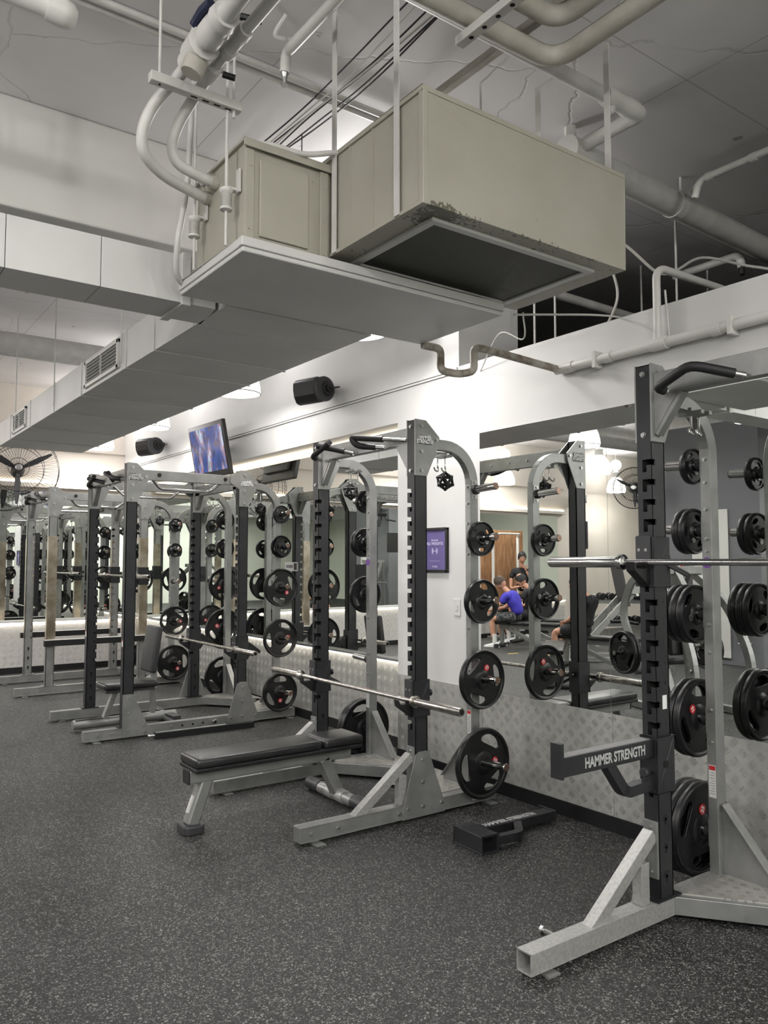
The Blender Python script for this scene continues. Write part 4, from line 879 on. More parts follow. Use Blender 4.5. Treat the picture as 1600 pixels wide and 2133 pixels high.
# sleeves that slide on the posts: J hooks
def jhook(rx, y, s, z, label, back=False, w_=.62):
    """block round the post with a hooked plate in front that carries the bar at height z"""
    t = thing('bar_hook', label, 'rack attachment', (rx, y + s * (HW - .036), z))
    g = G(); x0, x1 = -.012, .109; h = .036 + .009
    for a, b in (((x0, -h, -.10), (x0 + .009, h, .12)), ((x1 - .009, -h, -.10), (x1, h, .12)), ((x0, -h, -.10), (x1, -h + .007, .12)), ((x0, h - .007, -.10), (x1, h, .12))): g.box(a, b)
    g.obj('collar_block', 'dark', t, bevel=.002)
    G().rbox((x0 - .014, -.036, .005), (x0, .036, .125), .010, 'x').obj('bumper_pad', 'plastic', t, bevel=.002)
    bolts('pad_screw', [(x0 - .014, d, .062) for d in (-.018, .018)], (-1, 0, 0), t, .006, .002)
    G().prism([(x0, -.020), (x0 - .085, -.020), (x0 - .100, .010), (x0 - .106, .010), (x0 - .098, -.030), (x0, -.10)], 'y', -.024, .024).obj('hook_plate', 'blackmetal', t, bevel=.003)
    G().lathe((x1, 0, .03), (1, 0, 0), [(0, .014), (.02, .014), (.022, .022), (.04, .022)], 12).obj('pull_knob', 'blackmetal', t)
    G().bar((x1 - .02, -s * h, .0), (x1 + .06, -s * (h + .05), -.05), .014, .022).obj('side_lever', 'blackmetal', t, bevel=.003)
    if back: G().prism([(x1, .06), (x1 + .03, .06), (x1 + .15, -.03), (x1 + .14, -.055), (x1 + .06, -.03), (x1 + .02, -.09), (x1, -.09)], 'y', -.018, .018).obj('rear_hook', 'blackmetal', t, bevel=.003)
    return t
def barbell(x, y, z, label, mt='barsteel'):
    t = thing('barbell', label, 'barbell', (x, y, z))
    G().cyl((0, -.66, 0), (0, .66, 0), .014, 16).obj('shaft', mt, t, smooth=True)
    for s in (-1, 1):
        G().lathe((0, s * .655, 0), (0, s, 0), [(0, .018), (.01, .034), (.016, .036), (.034, .036), (.036, .0252), (.44, .0252), (.445, .023)], 24).obj('sleeve', mt, t, smooth=True)
        G().lathe((0, s * 1.1005, 0), (0, s, 0), [(0, .0165), (.0006, .0165)], 18).obj('end_plug', 'inside', t)
    return t
o = G().box((3.045, 1.60 + HW - .0735, .905), (3.075, 1.60 + HW - .0722, .965)).obj('paper_sticker', 'white'); tag(o, 'torn white sticker on the numbered post of the nearest rack', 'sticker')
o = G().box((3.46, 4.45 - HW - .0012, .035), (3.52, 4.45 - HW, .085)).obj('paper_sticker', 'label'); tag(o, 'pale sticker on the floor beam of the central rack under the large plate', 'sticker')
jhook(3.0, 1.60, 1, 1.54, 'charcoal hook block holding the eye-level bar on the nearest numbered post')
jhook(3.0, 1.60, -1, 1.54, 'hook block on the hidden post of the nearest rack')
barbell(2.945, 1.585, 1.548, 'bright polished barbell at eye level across the nearest rack', 'chrome')
jhook(3.0, 4.45, -1, .71, 'hook block carrying the bar on the right post of the central rack')
jhook(3.0, 4.45, 1, .71, 'hook block carrying the bar on the left post of the central rack')
barbell(2.945, 4.45, .718, 'worn steel barbell set low over the flat bench')
jhook(3.34, 7.645, -1, .71, 'double-ended hook block on the near rear post of the charcoal power rack', True)
jhook(3.34, 7.645, 1, .71, 'double-ended hook block on the far rear post of the charcoal power rack', True)
barbell(3.285, 7.645, .718, 'worn steel barbell set low behind the padded upright bench')
jhook(3.34, 10.475, -1, 1.36, 'hook block on the near rear post of the silver power rack'); jhook(3.34, 10.475, 1, 1.36, 'black hook block on the far rear post of the silver power rack')
barbell(3.285, 10.475, 1.368, 'barbell resting chest high in the far silver power rack')
# safety bars of the far rack
for s, lab in ((-1, 'near black safety bar low in the far silver rack'), (1, 'far black safety bar low in the far silver rack')):
    t = thing('safety_bar', lab, 'safety bar', (2.25, 10.475 + s * (HW + .03), .60))
    G().box((-.03, -.03, -.035), (1.25, .03, .035)).obj('tube', 'blackmetal', t, bevel=.003); G().box((-.02, -.031, .034), (1.24, .031, .040)).obj('top_strip', 'pipew', t)
# dark safety bar lying by the third rack
t = thing('safety_bar', 'dark square tube lying on the floor along the charcoal power rack', 'safety bar', (2.95, 6.87, .0)); t.rotation_euler = (0, 0, math.radians(-2.5))
G().box((-.46, -.03, .0), (.47, .03, .055)).obj('tube', 'blackmetal', t, bevel=.003); G().box((-.45, -.02, .0545), (.2, .022, .0565)).obj('worn_top', 'silver', t); G().cyl((-.46, 0, .03), (-.52, 0, .03), .010, 10).lathe((-.50, 0, .03), (-1, 0, 0), [(0, .014), (.02, .014)], 10).obj('end_pin', 'bolt', t)

# spotter arms
def spotter(loc, rot, label):
    t = thing('spotter_arm', label, 'spotter arm', loc); t.rotation_euler = rot
    g = G(); h = .046; x0, x1 = -.012, .110
    for a, b in (((x0, -h, -.12), (x0 + .010, h, .12)), ((x1 - .010, -h, -.12), (x1, h, .12)), ((x0, -h, -.12), (x1, -h + .008, .12)), ((x0, h - .008, -.12), (x1, h, .12))): g.box(a, b)
    g.obj('collar', 'dark', t, bevel=.004)
    G().lathe((.05, -h - .0003, .0), (0, -1, 0), [(0, .016), (.0006, .016)], 14).obj('pin_hole', 'inside', t)
    a = G().box((-.585, -.026, .035), (x0, .026, .112)).obj('arm_tube', 'dark', t, bevel=.003)
    G().box((-.58, -.024, .112), (x0 - .02, .024, .115)).obj('wear_strip', 'grey', t)
    G().box((-.600, -.030, .028), (-.585, .030, .168)).obj('end_stop', 'dark', t, bevel=.003)
    G().rtube(rounded([(-.30, 0, .05), (-.20, 0, -.075), (-.17, 0, -.09), (x0, 0, -.082)], .09, 5), .045, .045).obj('under_brace', 'dark', t, bevel=.002)
    G().lathe((x0, 0, -.03), (-1, 0, 0), [(0, .012), (.02, .014), (.03, .02), (.042, .018)], 14).obj('pull_knob', 'plastic', t, smooth=True)
    put_text('lettering', 'HAMMER STRENGTH', .058, 'text', t, (-.265, -.0268, .072), ROT_S, bold=.0016, sx=.72, extrude=.0006)
    put_text('lettering', 'HAMMER STRENGTH', .058, 'text', t, (-.265, .0268, .072), Matrix.Rotation(PI, 4, 'Z') @ ROT_S, bold=.0016, sx=.72, extrude=.0006)
    return t
spotter((3.0, 1.60 + HW - .036, .67), (0, 0, 0), 'charcoal spotter arm with silver lettering clamped on the nearest rack')
spotter((3.04, 3.29, .047), (math.radians(90), 0, math.radians(180 - 2)), 'charcoal spotter arm lying on the floor against the tread-plate wall')

# hanging grip balls
def grip_ball(loc, label):
    t = thing('grip_ball', label, 'hanging attachment', loc)
    bm = bmesh.new(); bmesh.ops.create_icosphere(bm, subdivisions=1, radius=.055); g = G()
    for e in bm.edges: g.tube([e.verts[0].co, e.verts[1].co], .0085, 6)
    for v in bm.verts: g.ball(v.co, .0115, 8, 5)
    bm.free(); g.obj('ball_cage', 'blackmetal', t)
    G().cyl((0, 0, .05), (0, 0, .085), .004, 8).obj('hanging_loop', 'blackmetal', t)
grip_ball((3.332, 4.45 - (HW - .10), 2.075), 'black openwork ball hanging under the right arch of the central rack')
grip_ball((3.27, 4.45 + (HW - .10), 2.075), 'black openwork ball hanging under the left arch of the central rack')
grip_ball((2.25 + 1.09 + .28, 7.645 - (HW - .10), 2.075), 'black openwork ball hanging under the near arch of the charcoal power rack')
grip_ball((2.25 + 1.09 + .28, 10.475 - (HW - .10), 2.075), 'black openwork ball hanging under the near arch of the far silver rack')

# ================================================================== WEIGHT PLATES
PM = {}
def plate_meshes(d, num):
    if (d, num) in PM: return PM[(d, num)]
    R = d / 2; big = d > .25
    th = {True: .022, False: .020}[big]
    cu = bpy.data.curves.new('disc', 'CURVE'); cu.dimensions = '2D'; cu.fill_mode = 'BOTH'; cu.extrude = th / 2 * .55; cu.bevel_depth = .002; cu.bevel_resolution = 1
    def ring(pts):
        sp_ = cu.splines.new('POLY'); sp_.points.add(len(pts) - 1); sp_.use_cyclic_u = True
        for i, (x, y) in enumerate(pts): sp_.points[i].co = (x, y, 0, 1)
    ring([(R * .97 * math.cos(2 * PI * k / 56), R * .97 * math.sin(2 * PI * k / 56)) for k in range(56)])
    ring([(.026 * math.cos(2 * PI * k / 20), .026 * math.sin(2 * PI * k / 20)) for k in range(20)])
    nh = 3; r0, r1 = (.52, .85) if big else (.50, .78); half = math.radians(33 if d > .33 else 24)
    for j in range(nh):
        c = PI / 2 + 2 * PI * j / nh; pts = []; rm, rh = (r0 + r1) / 2 * R, (r1 - r0) / 2 * R
        for k in range(25):                                  # rounded kidney opening
            a = 2 * PI * k / 25; ex = abs(math.cos(a)) ** .75 * (1 if math.cos(a) > 0 else -1); ey = abs(math.sin(a)) ** .75 * (1 if math.sin(a) > 0 else -1)
            ang = c + half * ex; rr = rm + rh * ey * (1 - .25 * abs(ex)); pts.append((rr * math.cos(ang), rr * math.sin(ang)))
        ring(pts)
    ob = bpy.data.objects.new('disc', cu); COL.objects.link(ob); dg = bpy.context.evaluated_depsgraph_get(); dg.update()
    me = bpy.data.meshes.new_from_object(ob.evaluated_get(dg)); bpy.data.objects.remove(ob); me.name = 'disc'
    me.transform(Matrix.Rotation(PI / 2, 4, 'X')); me.materials.clear(); me.materials.append(M['rubber'])
    g = G(); w = th * .85; rr = R * .10
    g.lathe((0, 0, 0), (0, 1, 0), [(-w * .55, R - rr * 1.35), (-w * .9, R - rr), (-w, R - rr * .4), (-w * .8, R - .003), (-w * .3, R), (w * .3, R), (w * .8, R - .003), (w, R - rr * .4), (w * .9, R - rr), (w * .55, R - rr * 1.35)], 56, caps=False)
    rim = g.mesh('rim', 'rubber', True)
    g = G(); g.lathe((0, 0, 0), (0, 1, 0), [(-w * 1.0, .026), (-w * 1.05, .034), (-w * .9, R * .22 + .012), (-w * .3, R * .26 + .02), (w * .3, R * .26 + .02), (w * .9, R * .22 + .012), (w * 1.05, .034), (w, .026), (-w, .026)], 32, caps=False)
    hub = g.mesh('hub_ring', 'rubber', True)
    st = G().lathe((R * .42 * math.cos(.5), -th * .5, R * .42 * math.sin(.5)), (0, -1, 0), [(0, R * .115), (.003, R * .115)], 20).lathe((R * .42 * math.cos(.5), th * .5, R * .42 * math.sin(.5)), (0, 1, 0), [(0, R * .115), (.003, R * .115)], 20).mesh('weight_disc', 'red' if big and d > .33 else 'bolt')
    tx = []
    for sg in (-1, 1):
        me2 = text_mesh('weight_number', num, R * .15, 'white' if d > .33 else 'plastic', bold=.0008, extrude=.0004)
        me2.transform(Matrix.Translation((R * .42 * math.cos(.5), sg * (th * .5 + .0035), R * .42 * math.sin(.5))) @ (ROT_S if sg < 0 else Matrix.Rotation(PI, 4, 'Z') @ ROT_S)); tx.append(me2)
    PM[(d, num)] = (me, rim, hub, st, tx, th * 1.75); return PM[(d, num)]
SIZES = {'20': (.445, '20'), '15': (.375, '15'), '10': (.285, '10'), '5': (.225, '5'), '2.5': (.18, '2.5'), '25': (.445, '25')}
def plate(kind, x, y, z, label, rot=0.0, group=None):
    """y is the inner face nearest the post; returns thickness"""
    d, num = SIZES[kind]; me, rim, hub, st, tx, th = plate_meshes(d, num)
    t = thing('weight_plate', label, 'weight plate', (x, y, z - .0015), 0, group); t.rotation_euler = (0, rot, 0)
    link('disc', me, t); link('rim', rim, t); link('hub_ring', hub, t); link('weight_disc', st, t)
    for e in tx: link('weight_number', e, t)
    return th
def stack(rx, yc, s, level, kinds, where, rots=None):
    """hang plates on a horn; first kind is nearest the post"""
    z = HORNZ[level]; y = yc + s * (HW + .034); x = rx + .034
    lv = ['top', 'second', 'middle', 'fourth', 'lowest'][level]
    names = {'20': 'large', '25': 'large thick', '15': 'medium-large', '10': 'medium', '5': 'small', '2.5': 'smallest'}
    for i, k in enumerate(kinds):
        d, num = SIZES[k]; th = plate_meshes(d, num)[5]
        pos = '' if len(kinds) == 1 else (', innermost' if i == 0 else (', outermost' if i == len(kinds) - 1 else ', in the middle'))
        plate(k, x, y + s * th / 2, z, '%s black plate on %s horn, %s%s' % (names[k], lv, where, pos), (rots[i] if rots else (.3 * i + level * .9 + yc)))
        y += s * (th + .002)
A1 = 3.47; A3 = 2.25 + 1.09 + .40
stack(A1, 4.45, -1, 4, ['20'], 'right side of the central rack', [.45]); stack(A1, 4.45, -1, 3, ['15'], 'right side of the central rack', [-.7])
stack(A1, 4.45, -1, 2, ['10'], 'right side of the central rack', [.2]); stack(A1, 4.45, -1, 1, ['5'], 'right side of the central rack', [1.0])
stack(A1, 4.45, 1, 4, ['20', '20'], 'left side of the central rack'); stack(A1, 4.45, 1, 2, ['10'], 'left side of the central rack'); stack(A1, 4.45, 1, 1, ['5', '5'], 'left side of the central rack'); stack(A1, 4.45, 1, 0, ['2.5'], 'left side of the central rack')
stack(A1, 1.60, 1, 4, ['25', '20', '20'], 'left side of the nearest rack'); stack(A1, 1.60, 1, 3, ['15', '15'], 'left side of the nearest rack'); stack(A1, 1.60, 1, 2, ['10', '10', '10'], 'left side of the nearest rack'); stack(A1, 1.60, 1, 1, ['5', '5'], 'left side of the nearest rack'); stack(A1, 1.60, 1, 0, ['2.5'], 'left side of the nearest rack')
stack(A3, 7.645, -1, 4, ['15'], 'near side of the charcoal power rack', [2.1]); stack(A3, 7.645, -1, 3, ['15'], 'near side of the charcoal power rack', [.4]); stack(A3, 7.645, -1, 2, ['15'], 'near side of the charcoal power rack', [1.2])
stack(A3, 7.645, -1, 1, ['5', '2.5'], 'near side of the charcoal power rack'); stack(A3, 7.645, -1, 0, ['2.5'], 'near side of the charcoal power rack')
stack(A3, 7.645, 1, 4, ['20'], 'far side of the charcoal power rack', [1.9]); stack(A3, 7.645, 1, 3, ['20', '15'], 'far side of the charcoal power rack'); stack(A3, 7.645, 1, 2, ['15'], 'far side of the charcoal power rack'); stack(A3, 7.645, 1, 1, ['5'], 'far side of the charcoal power rack'); stack(A3, 7.645, 1, 0, ['5'], 'far side of the charcoal power rack')
stack(A3, 10.475, -1, 4, ['20'], 'near side of the far silver rack'); stack(A3, 10.475, -1, 3, ['15'], 'near side of the far silver rack'); stack(A3, 10.475, -1, 1, ['2.5'], 'near side of the far silver rack'); stack(A3, 10.475, -1, 0, ['2.5'], 'near side of the far silver rack')
stack(A3, 10.475, 1, 4, ['20'], 'far side of the far silver rack'); stack(A3, 10.475, 1, 2, ['15'], 'far side of the far silver rack'); stack(A3, 10.475, 1, 1, ['5'], 'far side of the far silver rack'); stack(A3, 10.475, 1, 0, ['2.5'], 'far side of the far silver rack')
# round purple and printed stickers on the storage posts
for (y, z, lab) in ((1.60 + HW - .036, 1.545, 'round purple sticker on the storage post of the nearest rack'), (4.45 + HW - .036, 1.545, 'small purple sticker on the left storage post of the central rack')):
    o = G().lathe((3.4695, y, z), (-1, 0, 0), [(0, .026), (.0008, .026)], 24).obj('round_sticker', mat('purple_sticker_%d' % int(y * 10), (.16, .05, .30), .5)); tag(o, lab, 'sticker')

# ================================================================== BENCHES
def pad(name, t, a, b, z0, z1, mt='vinyl', bev=.022):
    o = G().box((a[0], a[1], z0), (b[0], b[1], z1)).obj(name, mt, t, bevel=bev); o.modifiers['bevel'].segments = 4
    me = o.data; me.polygons.foreach_set('use_smooth', [True] * len(me.polygons)); return o
t = thing('flat_bench', 'black padded flat bench standing under the bar of the central rack', 'bench', (1.80, 4.43, 0))
pad('seat_pad', t, (0, -.13), (.83, .13), .375, .435); pad('head_pad', t, (.85, -.13), (1.14, .13), .375, .435)
G().box((.0, -.128, .352), (1.13, .128, .378)).obj('pad_board', 'blackmetal', t, bevel=.006)
G().rtube([(-.005, 0, .315), (1.10, 0, .315)], .085, .075).obj('spine_tube', 'silver', t, bevel=.008)
G().rbox((-.012, -.046, .276), (-.002, .046, .354), .012, 'x').obj('spine_cap', 'grip', t, bevel=.002)
a = G().rtube([(.115, 0, .30), (.02, 0, .04)], .082, .075).obj('front_leg', 'silver', t, bevel=.012)
G().bar((.0315, 0, .10), (.0655, 0, .19), .026, .0772).obj('leg_label', 'label', a)
pp = G().rbox((-.04, -.075, .0), (.085, .075, .05), .03, 'z').obj('foot_pad', 'plastic', t, bevel=.008)
G().rtube([(.90, 0, .30), (1.02, 0, .06)], .085, .075).obj('rear_leg', 'silver', t, bevel=.012)
a = G().tube([(1.02, -.34, .045), (1.02, .34, .045)], .040, 18).obj('cross_foot', 'silver', t, smooth=True)
for s in (-1, 1): G().tube([(1.02, s * .20, .048), (1.02, s * .345, .048)], .0435, 18).obj('foot_sleeve', 'plastic', a, smooth=True)
for s in (-1, 1): G().tube([(1.02, s * .03, .047), (1.02, s * .10, .047)], .044, 18).obj('worn_band', 'silver_worn', a, smooth=True)

t = thing('utility_bench', 'short padded bench with an upright back pad inside the charcoal power rack', 'bench', (2.0, 7.60, 0))
pad('seat_pad', t, (.22, -.14), (.72, .14), .36, .42); G().box((.24, -.12, .335), (.70, .12, .36)).obj('seat_frame', 'plastic', t, bevel=.004)
b_ = pad('back_pad', t, (-.035, -.15), (.035, .15), -.22, .22, 'plastic'); b_.location = (.70, 0, .71); b_.rotation_euler = (0, math.radians(8), 0)
G().rtube([(.735, 0, .70), (.72, 0, .08)], .05, .05).obj('back_post', 'silver', t, bevel=.006)
G().rtube([(.60, 0, .345), (.72, 0, .345)], .05, .03).lathe((.72, -.03, .34), (0, -1, 0), [(0, .014), (.03, .018), (.035, .01)], 12).obj('hinge', 'bolt', t)
G().rtube([(.36, 0, .34), (.26, 0, .08)], .055, .05).obj('front_leg', 'silver', t, bevel=.006)
a = G().tube([(-.02, 0, .06), (.95, 0, .06)], .045, 16).obj('spine_foot', 'silver', t, smooth=True)
G().box((.0, -.026, .098), (.25, .026, .108)).obj('foot_grip', 'plastic', a, bevel=.004)
G().tube([(.85, -.30, .05), (.85, .30, .05)], .045, 16).obj('cross_foot', 'silver', t, smooth=True)
for s in (-1, 1): G().box((.81, s * .10, .055), (.89, s * .31, .10)).obj('foot_sleeve', 'plastic', t, bevel=.008)
t = thing('foam_roller', 'dark foam roller lying on the tread-plate base of the central rack', 'foam roller', (3.17, 4.20, .155)); 
G().lathe((-.10, -.04, 0), (.9, .35, 0), [(0, .02), (.002, .052), (.02, .054), (.30, .054), (.318, .052), (.32, .02)], 20).obj('roller', 'blackmetal', t, smooth=True)
G().lathe((-.10, -.04, 0), (-.9, -.35, 0), [(-.003, .03), (.001, .03)], 16).obj('end_label', 'label', t)

# ================================================================== PEOPLE (seen in the mirror)
def skinned(name, pts, edges, material, parent, sub=2, root=0):
    """pts: {name: ((x,y,z), r)}"""
    ks = list(pts); me = bpy.data.meshes.new(name); me.from_pydata([pts[k][0] for k in ks], [(ks.index(a), ks.index(b)) for a, b in edges], [])
    o = bpy.data.objects.new(name, me); COL.objects.link(o); o.parent = parent
    sm = o.modifiers.new('skin', 'SKIN'); sm.use_smooth_shade = True
    for i, k in enumerate(ks):
        r = pts[k][1]; me.skin_vertices[0].data[i].radius = (r, r) if not isinstance(r, tuple) else r
        me.skin_vertices[0].data[i].use_root = (i == root)
    ss = o.modifiers.new('sub', 'SUBSURF'); ss.levels = sub; ss.render_levels = sub
    dg = bpy.context.evaluated_depsgraph_get(); dg.update(); m2 = bpy.data.meshes.new_from_object(o.evaluated_get(dg)); bpy.data.objects.remove(o)
    m2.name = name; m2.materials.clear(); m2.materials.append(M[material]); m2.polygons.foreach_set('use_smooth', [True] * len(m2.polygons))
    return link(name, m2, parent)
def head(t, c, look, hair='hair', bald=False):
    """look = yaw, pitch; c centre of the skull"""
    e = bpy.data.objects.new('head', None)
    Mx = Matrix.Translation(c) @ Matrix.Rotation(look[0], 4, 'Z') @ Matrix.Rotation(look[1], 4, 'Y')   # face along +X
    g = G(); g.m = Mx; vs = []
    for i in range(15):
        th = PI * i / 14
        for j in range(20):
            ph = 2 * PI * j / 20; x, y, z = math.sin(th) * math.cos(ph), math.sin(th) * math.sin(ph), math.cos(th)
            rz = .118 if z > 0 else .125; rx = .098 * (1 - .10 * (z < -.2) * abs(z)); ry = .077 * (1 - .28 * max(0, -z) ** 1.3)
            xx = x * rx + (.012 if z < -.3 and x > 0 else 0)
            vs.append((xx, y * ry, z * rz))
    fs = [(i * 20 + j, (i + 1) * 20 + j, (i + 1) * 20 + (j + 1) % 20, i * 20 + (j + 1) % 20) for i in range(14) for j in range(20)]
    g.add(vs, fs)
    g.add([(.092, -.011, .012), (.092, .011, .012), (.094, -.017, -.038), (.094, .017, -.038), (.122, 0, -.032), (.098, 0, .018)], [(0, 2, 4, 5), (1, 5, 4, 3), (2, 3, 4), (0, 5, 1)])
    for s in (-1, 1): g.ball((-.005, s * .078, -.01), .03, 8, 6, (.55, .28, 1))
    h = g.obj('head', 'skin', t, smooth=True)
    g = G(); g.m = Mx
    for s in (-1, 1): g.ball((.088, s * .031, .012), .011, 8, 5)
    g.obj('eyes', 'white', h); g = G(); g.m = Mx
    for s in (-1, 1): g.ball((.0965, s * .031, .012), .005, 8, 5); g.box((.092, s * .018, .032), (.10, s * .045, .038))
    g.obj('pupils_and_brows', 'hairb', h)
    g = G(); g.m = Mx; g.box((.090, -.024, -.066), (.098, .024, -.058)); g.obj('mouth', mat('lips_%d' % len(bpy.data.materials), (.38, .13, .11), .5), h)
    g = G(); g.m = Mx; vs = []; fs = []; n = 20
    for i in range(9):
        th = (PI * .62) * i / 8
        for j in range(n):
            ph = 2 * PI * j / n; fr = max(0, math.cos(ph)); t2 = th * (1 - .45 * fr)
            if bald: t2 = PI * .30 + (PI * .32) * i / 8 * (1 - .7 * fr)
            k = 1.13 + .05 * math.sin(ph * 7 + i * 1.7) + .03 * math.sin(ph * 13 - i * 2.3)
            vs.append((math.sin(t2) * math.cos(ph) * .098 * k, math.sin(t2) * math.sin(ph) * .079 * k, math.cos(t2) * .122 * k))
    fs = [(i * n + j, (i + 1) * n + j, (i + 1) * n + (j + 1) % n, i * n + (j + 1) % n) for i in range(8) for j in range(n)]
    g.add(vs, fs).obj('hair', hair, t, smooth=True)
def hand(t, w, d, up, curl=.5, thumb=1):
    """w wrist point, d finger direction, up = back of hand normal"""
    w, d, up = V(w), V(d).normalized(), V(up).normalized(); s = d.cross(up).normalized(); P = {'w': (w, (.024, .018)), 'p': (w + d * .05, (.034, .016)), 'k': (w + d * .085, (.036, .013))}
    E_ = [('w', 'p'), ('p', 'k')]; o = skinned('hand', P, E_, 'skin', t, 2)
    for i, (off, ln) in enumerate(((-.030, .068), (-.010, .078), (.011, .073), (.030, .058))):
        b = w + d * .082 + s * off; c = b; pts = [b]; a = 0
        for k in range(3): a += curl * .8; c = c + (d * math.cos(a) - up * math.sin(a)) * ln / 3 * (1.2 - .2 * k); pts.append(c)
        G().tube(spline(pts, 3), .0085, 8, scale=[1 - .03 * q for q in range(10)]).obj('finger', 'skin', o, smooth=True)
    b = w + d * .03 + s * (-.030 * thumb); G().tube(spline([b, b + d * .025 - s * .022 * thumb, b + d * .055 - s * .026 * thumb - up * .008, b + d * .078 - s * .018 * thumb - up * .015], 3), .010, 8).obj('thumb', 'skin', o, smooth=True)
    return o
def shoe(t, p, d):
    """p = ankle ground point, d = toe direction"""
    p, d = V(p), V((d[0], d[1], 0)).normalized(); ang = math.atan2(d.y, d.x); Mx = Matrix.Translation(p) @ Matrix.Rotation(ang, 4, 'Z')
    g = G(); g.m = Mx; secs = [(-.075, .034, .075), (-.04, .038, .095), (.02, .040, .088), (.08, .045, .066), (.14, .046, .05), (.185, .036, .038), (.205, .015, .028)]
    vs = []; n = 10
    for (x, wd, hh) in secs:
        for j in range(n):
            a = PI * j / (n - 1); vs.append((x, wd * math.cos(a), .018 + (hh - .018) * math.sin(a) ** .6))
    fs = [(i * n + j, (i + 1) * n + j, (i + 1) * n + j + 1, i * n + j + 1) for i in range(len(secs) - 1) for j in range(n - 1)] + [tuple(range(n))]
    g.add(vs, fs); u_ = g.obj('shoe', 'whitecloth', t, smooth=True)
    g = G(); g.m = Mx; g.prism([(-.085, -.03), (-.085, .03), (-.05, .042), (.08, .048), (.17, .044), (.21, .02), (.21, -.02), (.17, -.044), (.08, -.048), (-.05, -.042)], 'z', 0, .024); g.obj('sole', 'white', u_, bevel=.004)

def seated_person(loc, rz, label, shirt, hair, shorts='shorts', lean=.42, bald=False, headdown=.9, seat=.47):
    """faces +X in its own frame, sitting at the origin"""
    t = thing('person', label, 'person', loc, rz)
    hz = seat + .10; sh = (.46 * math.sin(lean), 0, hz + .46 * math.cos(lean)); nk = (sh[0] + .08, 0, sh[2] + .06)
    P = {'pel': ((0, 0, hz), (.15, .12)), 'wa': ((.05, 0, hz + .17), (.135, .105)), 'ch': ((sh[0] - .09, 0, sh[2] - .13), (.165, .125)), 'ne': ((sh[0] + .0, 0, sh[2] + .03), (.085, .075))}
    E_ = [('pel', 'wa'), ('wa', 'ch'), ('ch', 'ne')]
    for s, k in ((1, 'l'), (-1, 'r')):
        P['s' + k] = ((sh[0], s * .185, sh[2] - .04), .070); P['u' + k] = ((sh[0] + .06, s * .225, sh[2] - .20), .060); E_ += [('ch', 's' + k), ('s' + k, 'u' + k)]
    skinned('shirt', P, E_, shirt, t)
    B = {'ne': ((sh[0] - .02, 0, sh[2] - .02), .05), 'nk': (nk, .052), 'hd': ((nk[0] + .03, 0, nk[2] + .05), .05)}
    skinned('body', B, [('ne', 'nk'), ('nk', 'hd')], 'skin', t)
    for s, k in ((1, 'l'), (-1, 'r')):
        el = (sh[0] + .19, s * .22, hz + .13); wr_ = (sh[0] + .34, s * .06, hz + .09)
        skinned('arm', {'a': ((sh[0] + .05, s * .225, sh[2] - .17), .046), 'e': (el, .038), 'w': (wr_, .025)}, [('a', 'e'), ('e', 'w')], 'skin', t)
        hand(t, wr_, (.5, -s * .8, -.15), (0, 0, 1), .7, s)
        kn = (.46, s * .16, seat + .05)
        skinned('shorts', {'h': ((.0, s * .09, hz - .02), .115), 'm': ((.26, s * .14, seat + .075), .098), 'k': ((.38, s * .155, seat + .06), .092)}, [('h', 'm'), ('m', 'k')], shorts, t)
        skinned('leg', {'a': ((.34, s * .15, seat + .055), .07), 'k': (kn, .060), 'c': ((.45, s * .165, seat * .62), .056), 'an': ((.40, s * .17, .09), .036)}, [('a', 'k'), ('k', 'c'), ('c', 'an')], 'skin', t)
        G().lathe((.405, s * .17, .07), (.05, 0, 1), [(0, .040), (.08, .041), (.17, .047)], 16).obj('sock', 'whitecloth', t, smooth=True); shoe(t, (.40, s * .17, 0), (1, s * .1))
    head(t, (nk[0] + .10, 0, nk[2] + .12), (0, headdown), hair, bald)
    return t
def flat_bench_copy(loc, rz, label, tilt=False):
    t = thing('adjustable_bench', label, 'bench', loc, rz)
    pad('seat_pad', t, (-.62, -.14), (.30, .14), .41, .47); pad('end_pad', t, (.32, -.14), (.62, .14), .41, .47)
    G().rtube([(-.55, 0, .37), (.55, 0, .37)], .06, .07).obj('spine_tube', 'silver', t, bevel=.004)
    G().rtube([(.45, 0, .36), (-.15, 0, .10), (-.60, 0, .06)], .06, .06).obj('lower_frame', 'silver', t, bevel=.004)
    G().rtube([(-.40, 0, .36), (-.62, 0, .05)], .05, .06).obj('rear_leg', 'silver', t, bevel=.004)
    for xx in (.52, -.62): G().tube([(xx, -.27, .035), (xx, .27, .035)], .035, 12).obj('cross_foot', 'plastic', t, smooth=True)
    G().rtube([(.50, 0, .36), (.52, 0, .04)], .05, .06).obj('front_leg', 'silver', t, bevel=.004)
    return t
FA = math.atan2(.64, .24)
seated_person((-2.84, 10.28, 0), FA, 'seated person in a bright blue t-shirt and patterned shorts, bent forward on a bench', 'blueshirt', 'hair')
flat_bench_copy((-2.90, 10.12, 0), FA, 'grey-framed bench under the person in blue')
seated_person((-3.62, 10.70, 0), FA, 'seated balding person in black behind the person in blue', 'blackshirt', 'hairb', 'blackshirt', .1, True, .5)
flat_bench_copy((-3.70, 10.52, 0), FA, 'bench under the balding person in black')
seated_person((-1.70, 7.75, 0), math.radians(72), 'seated person in dark clothes with bare knees behind the press machine', 'blackshirt', 'hairb', 'blackshirt', .0, False, .1)
flat_bench_copy((-1.76, 7.60, 0), math.radians(72), 'bench behind the press machine')
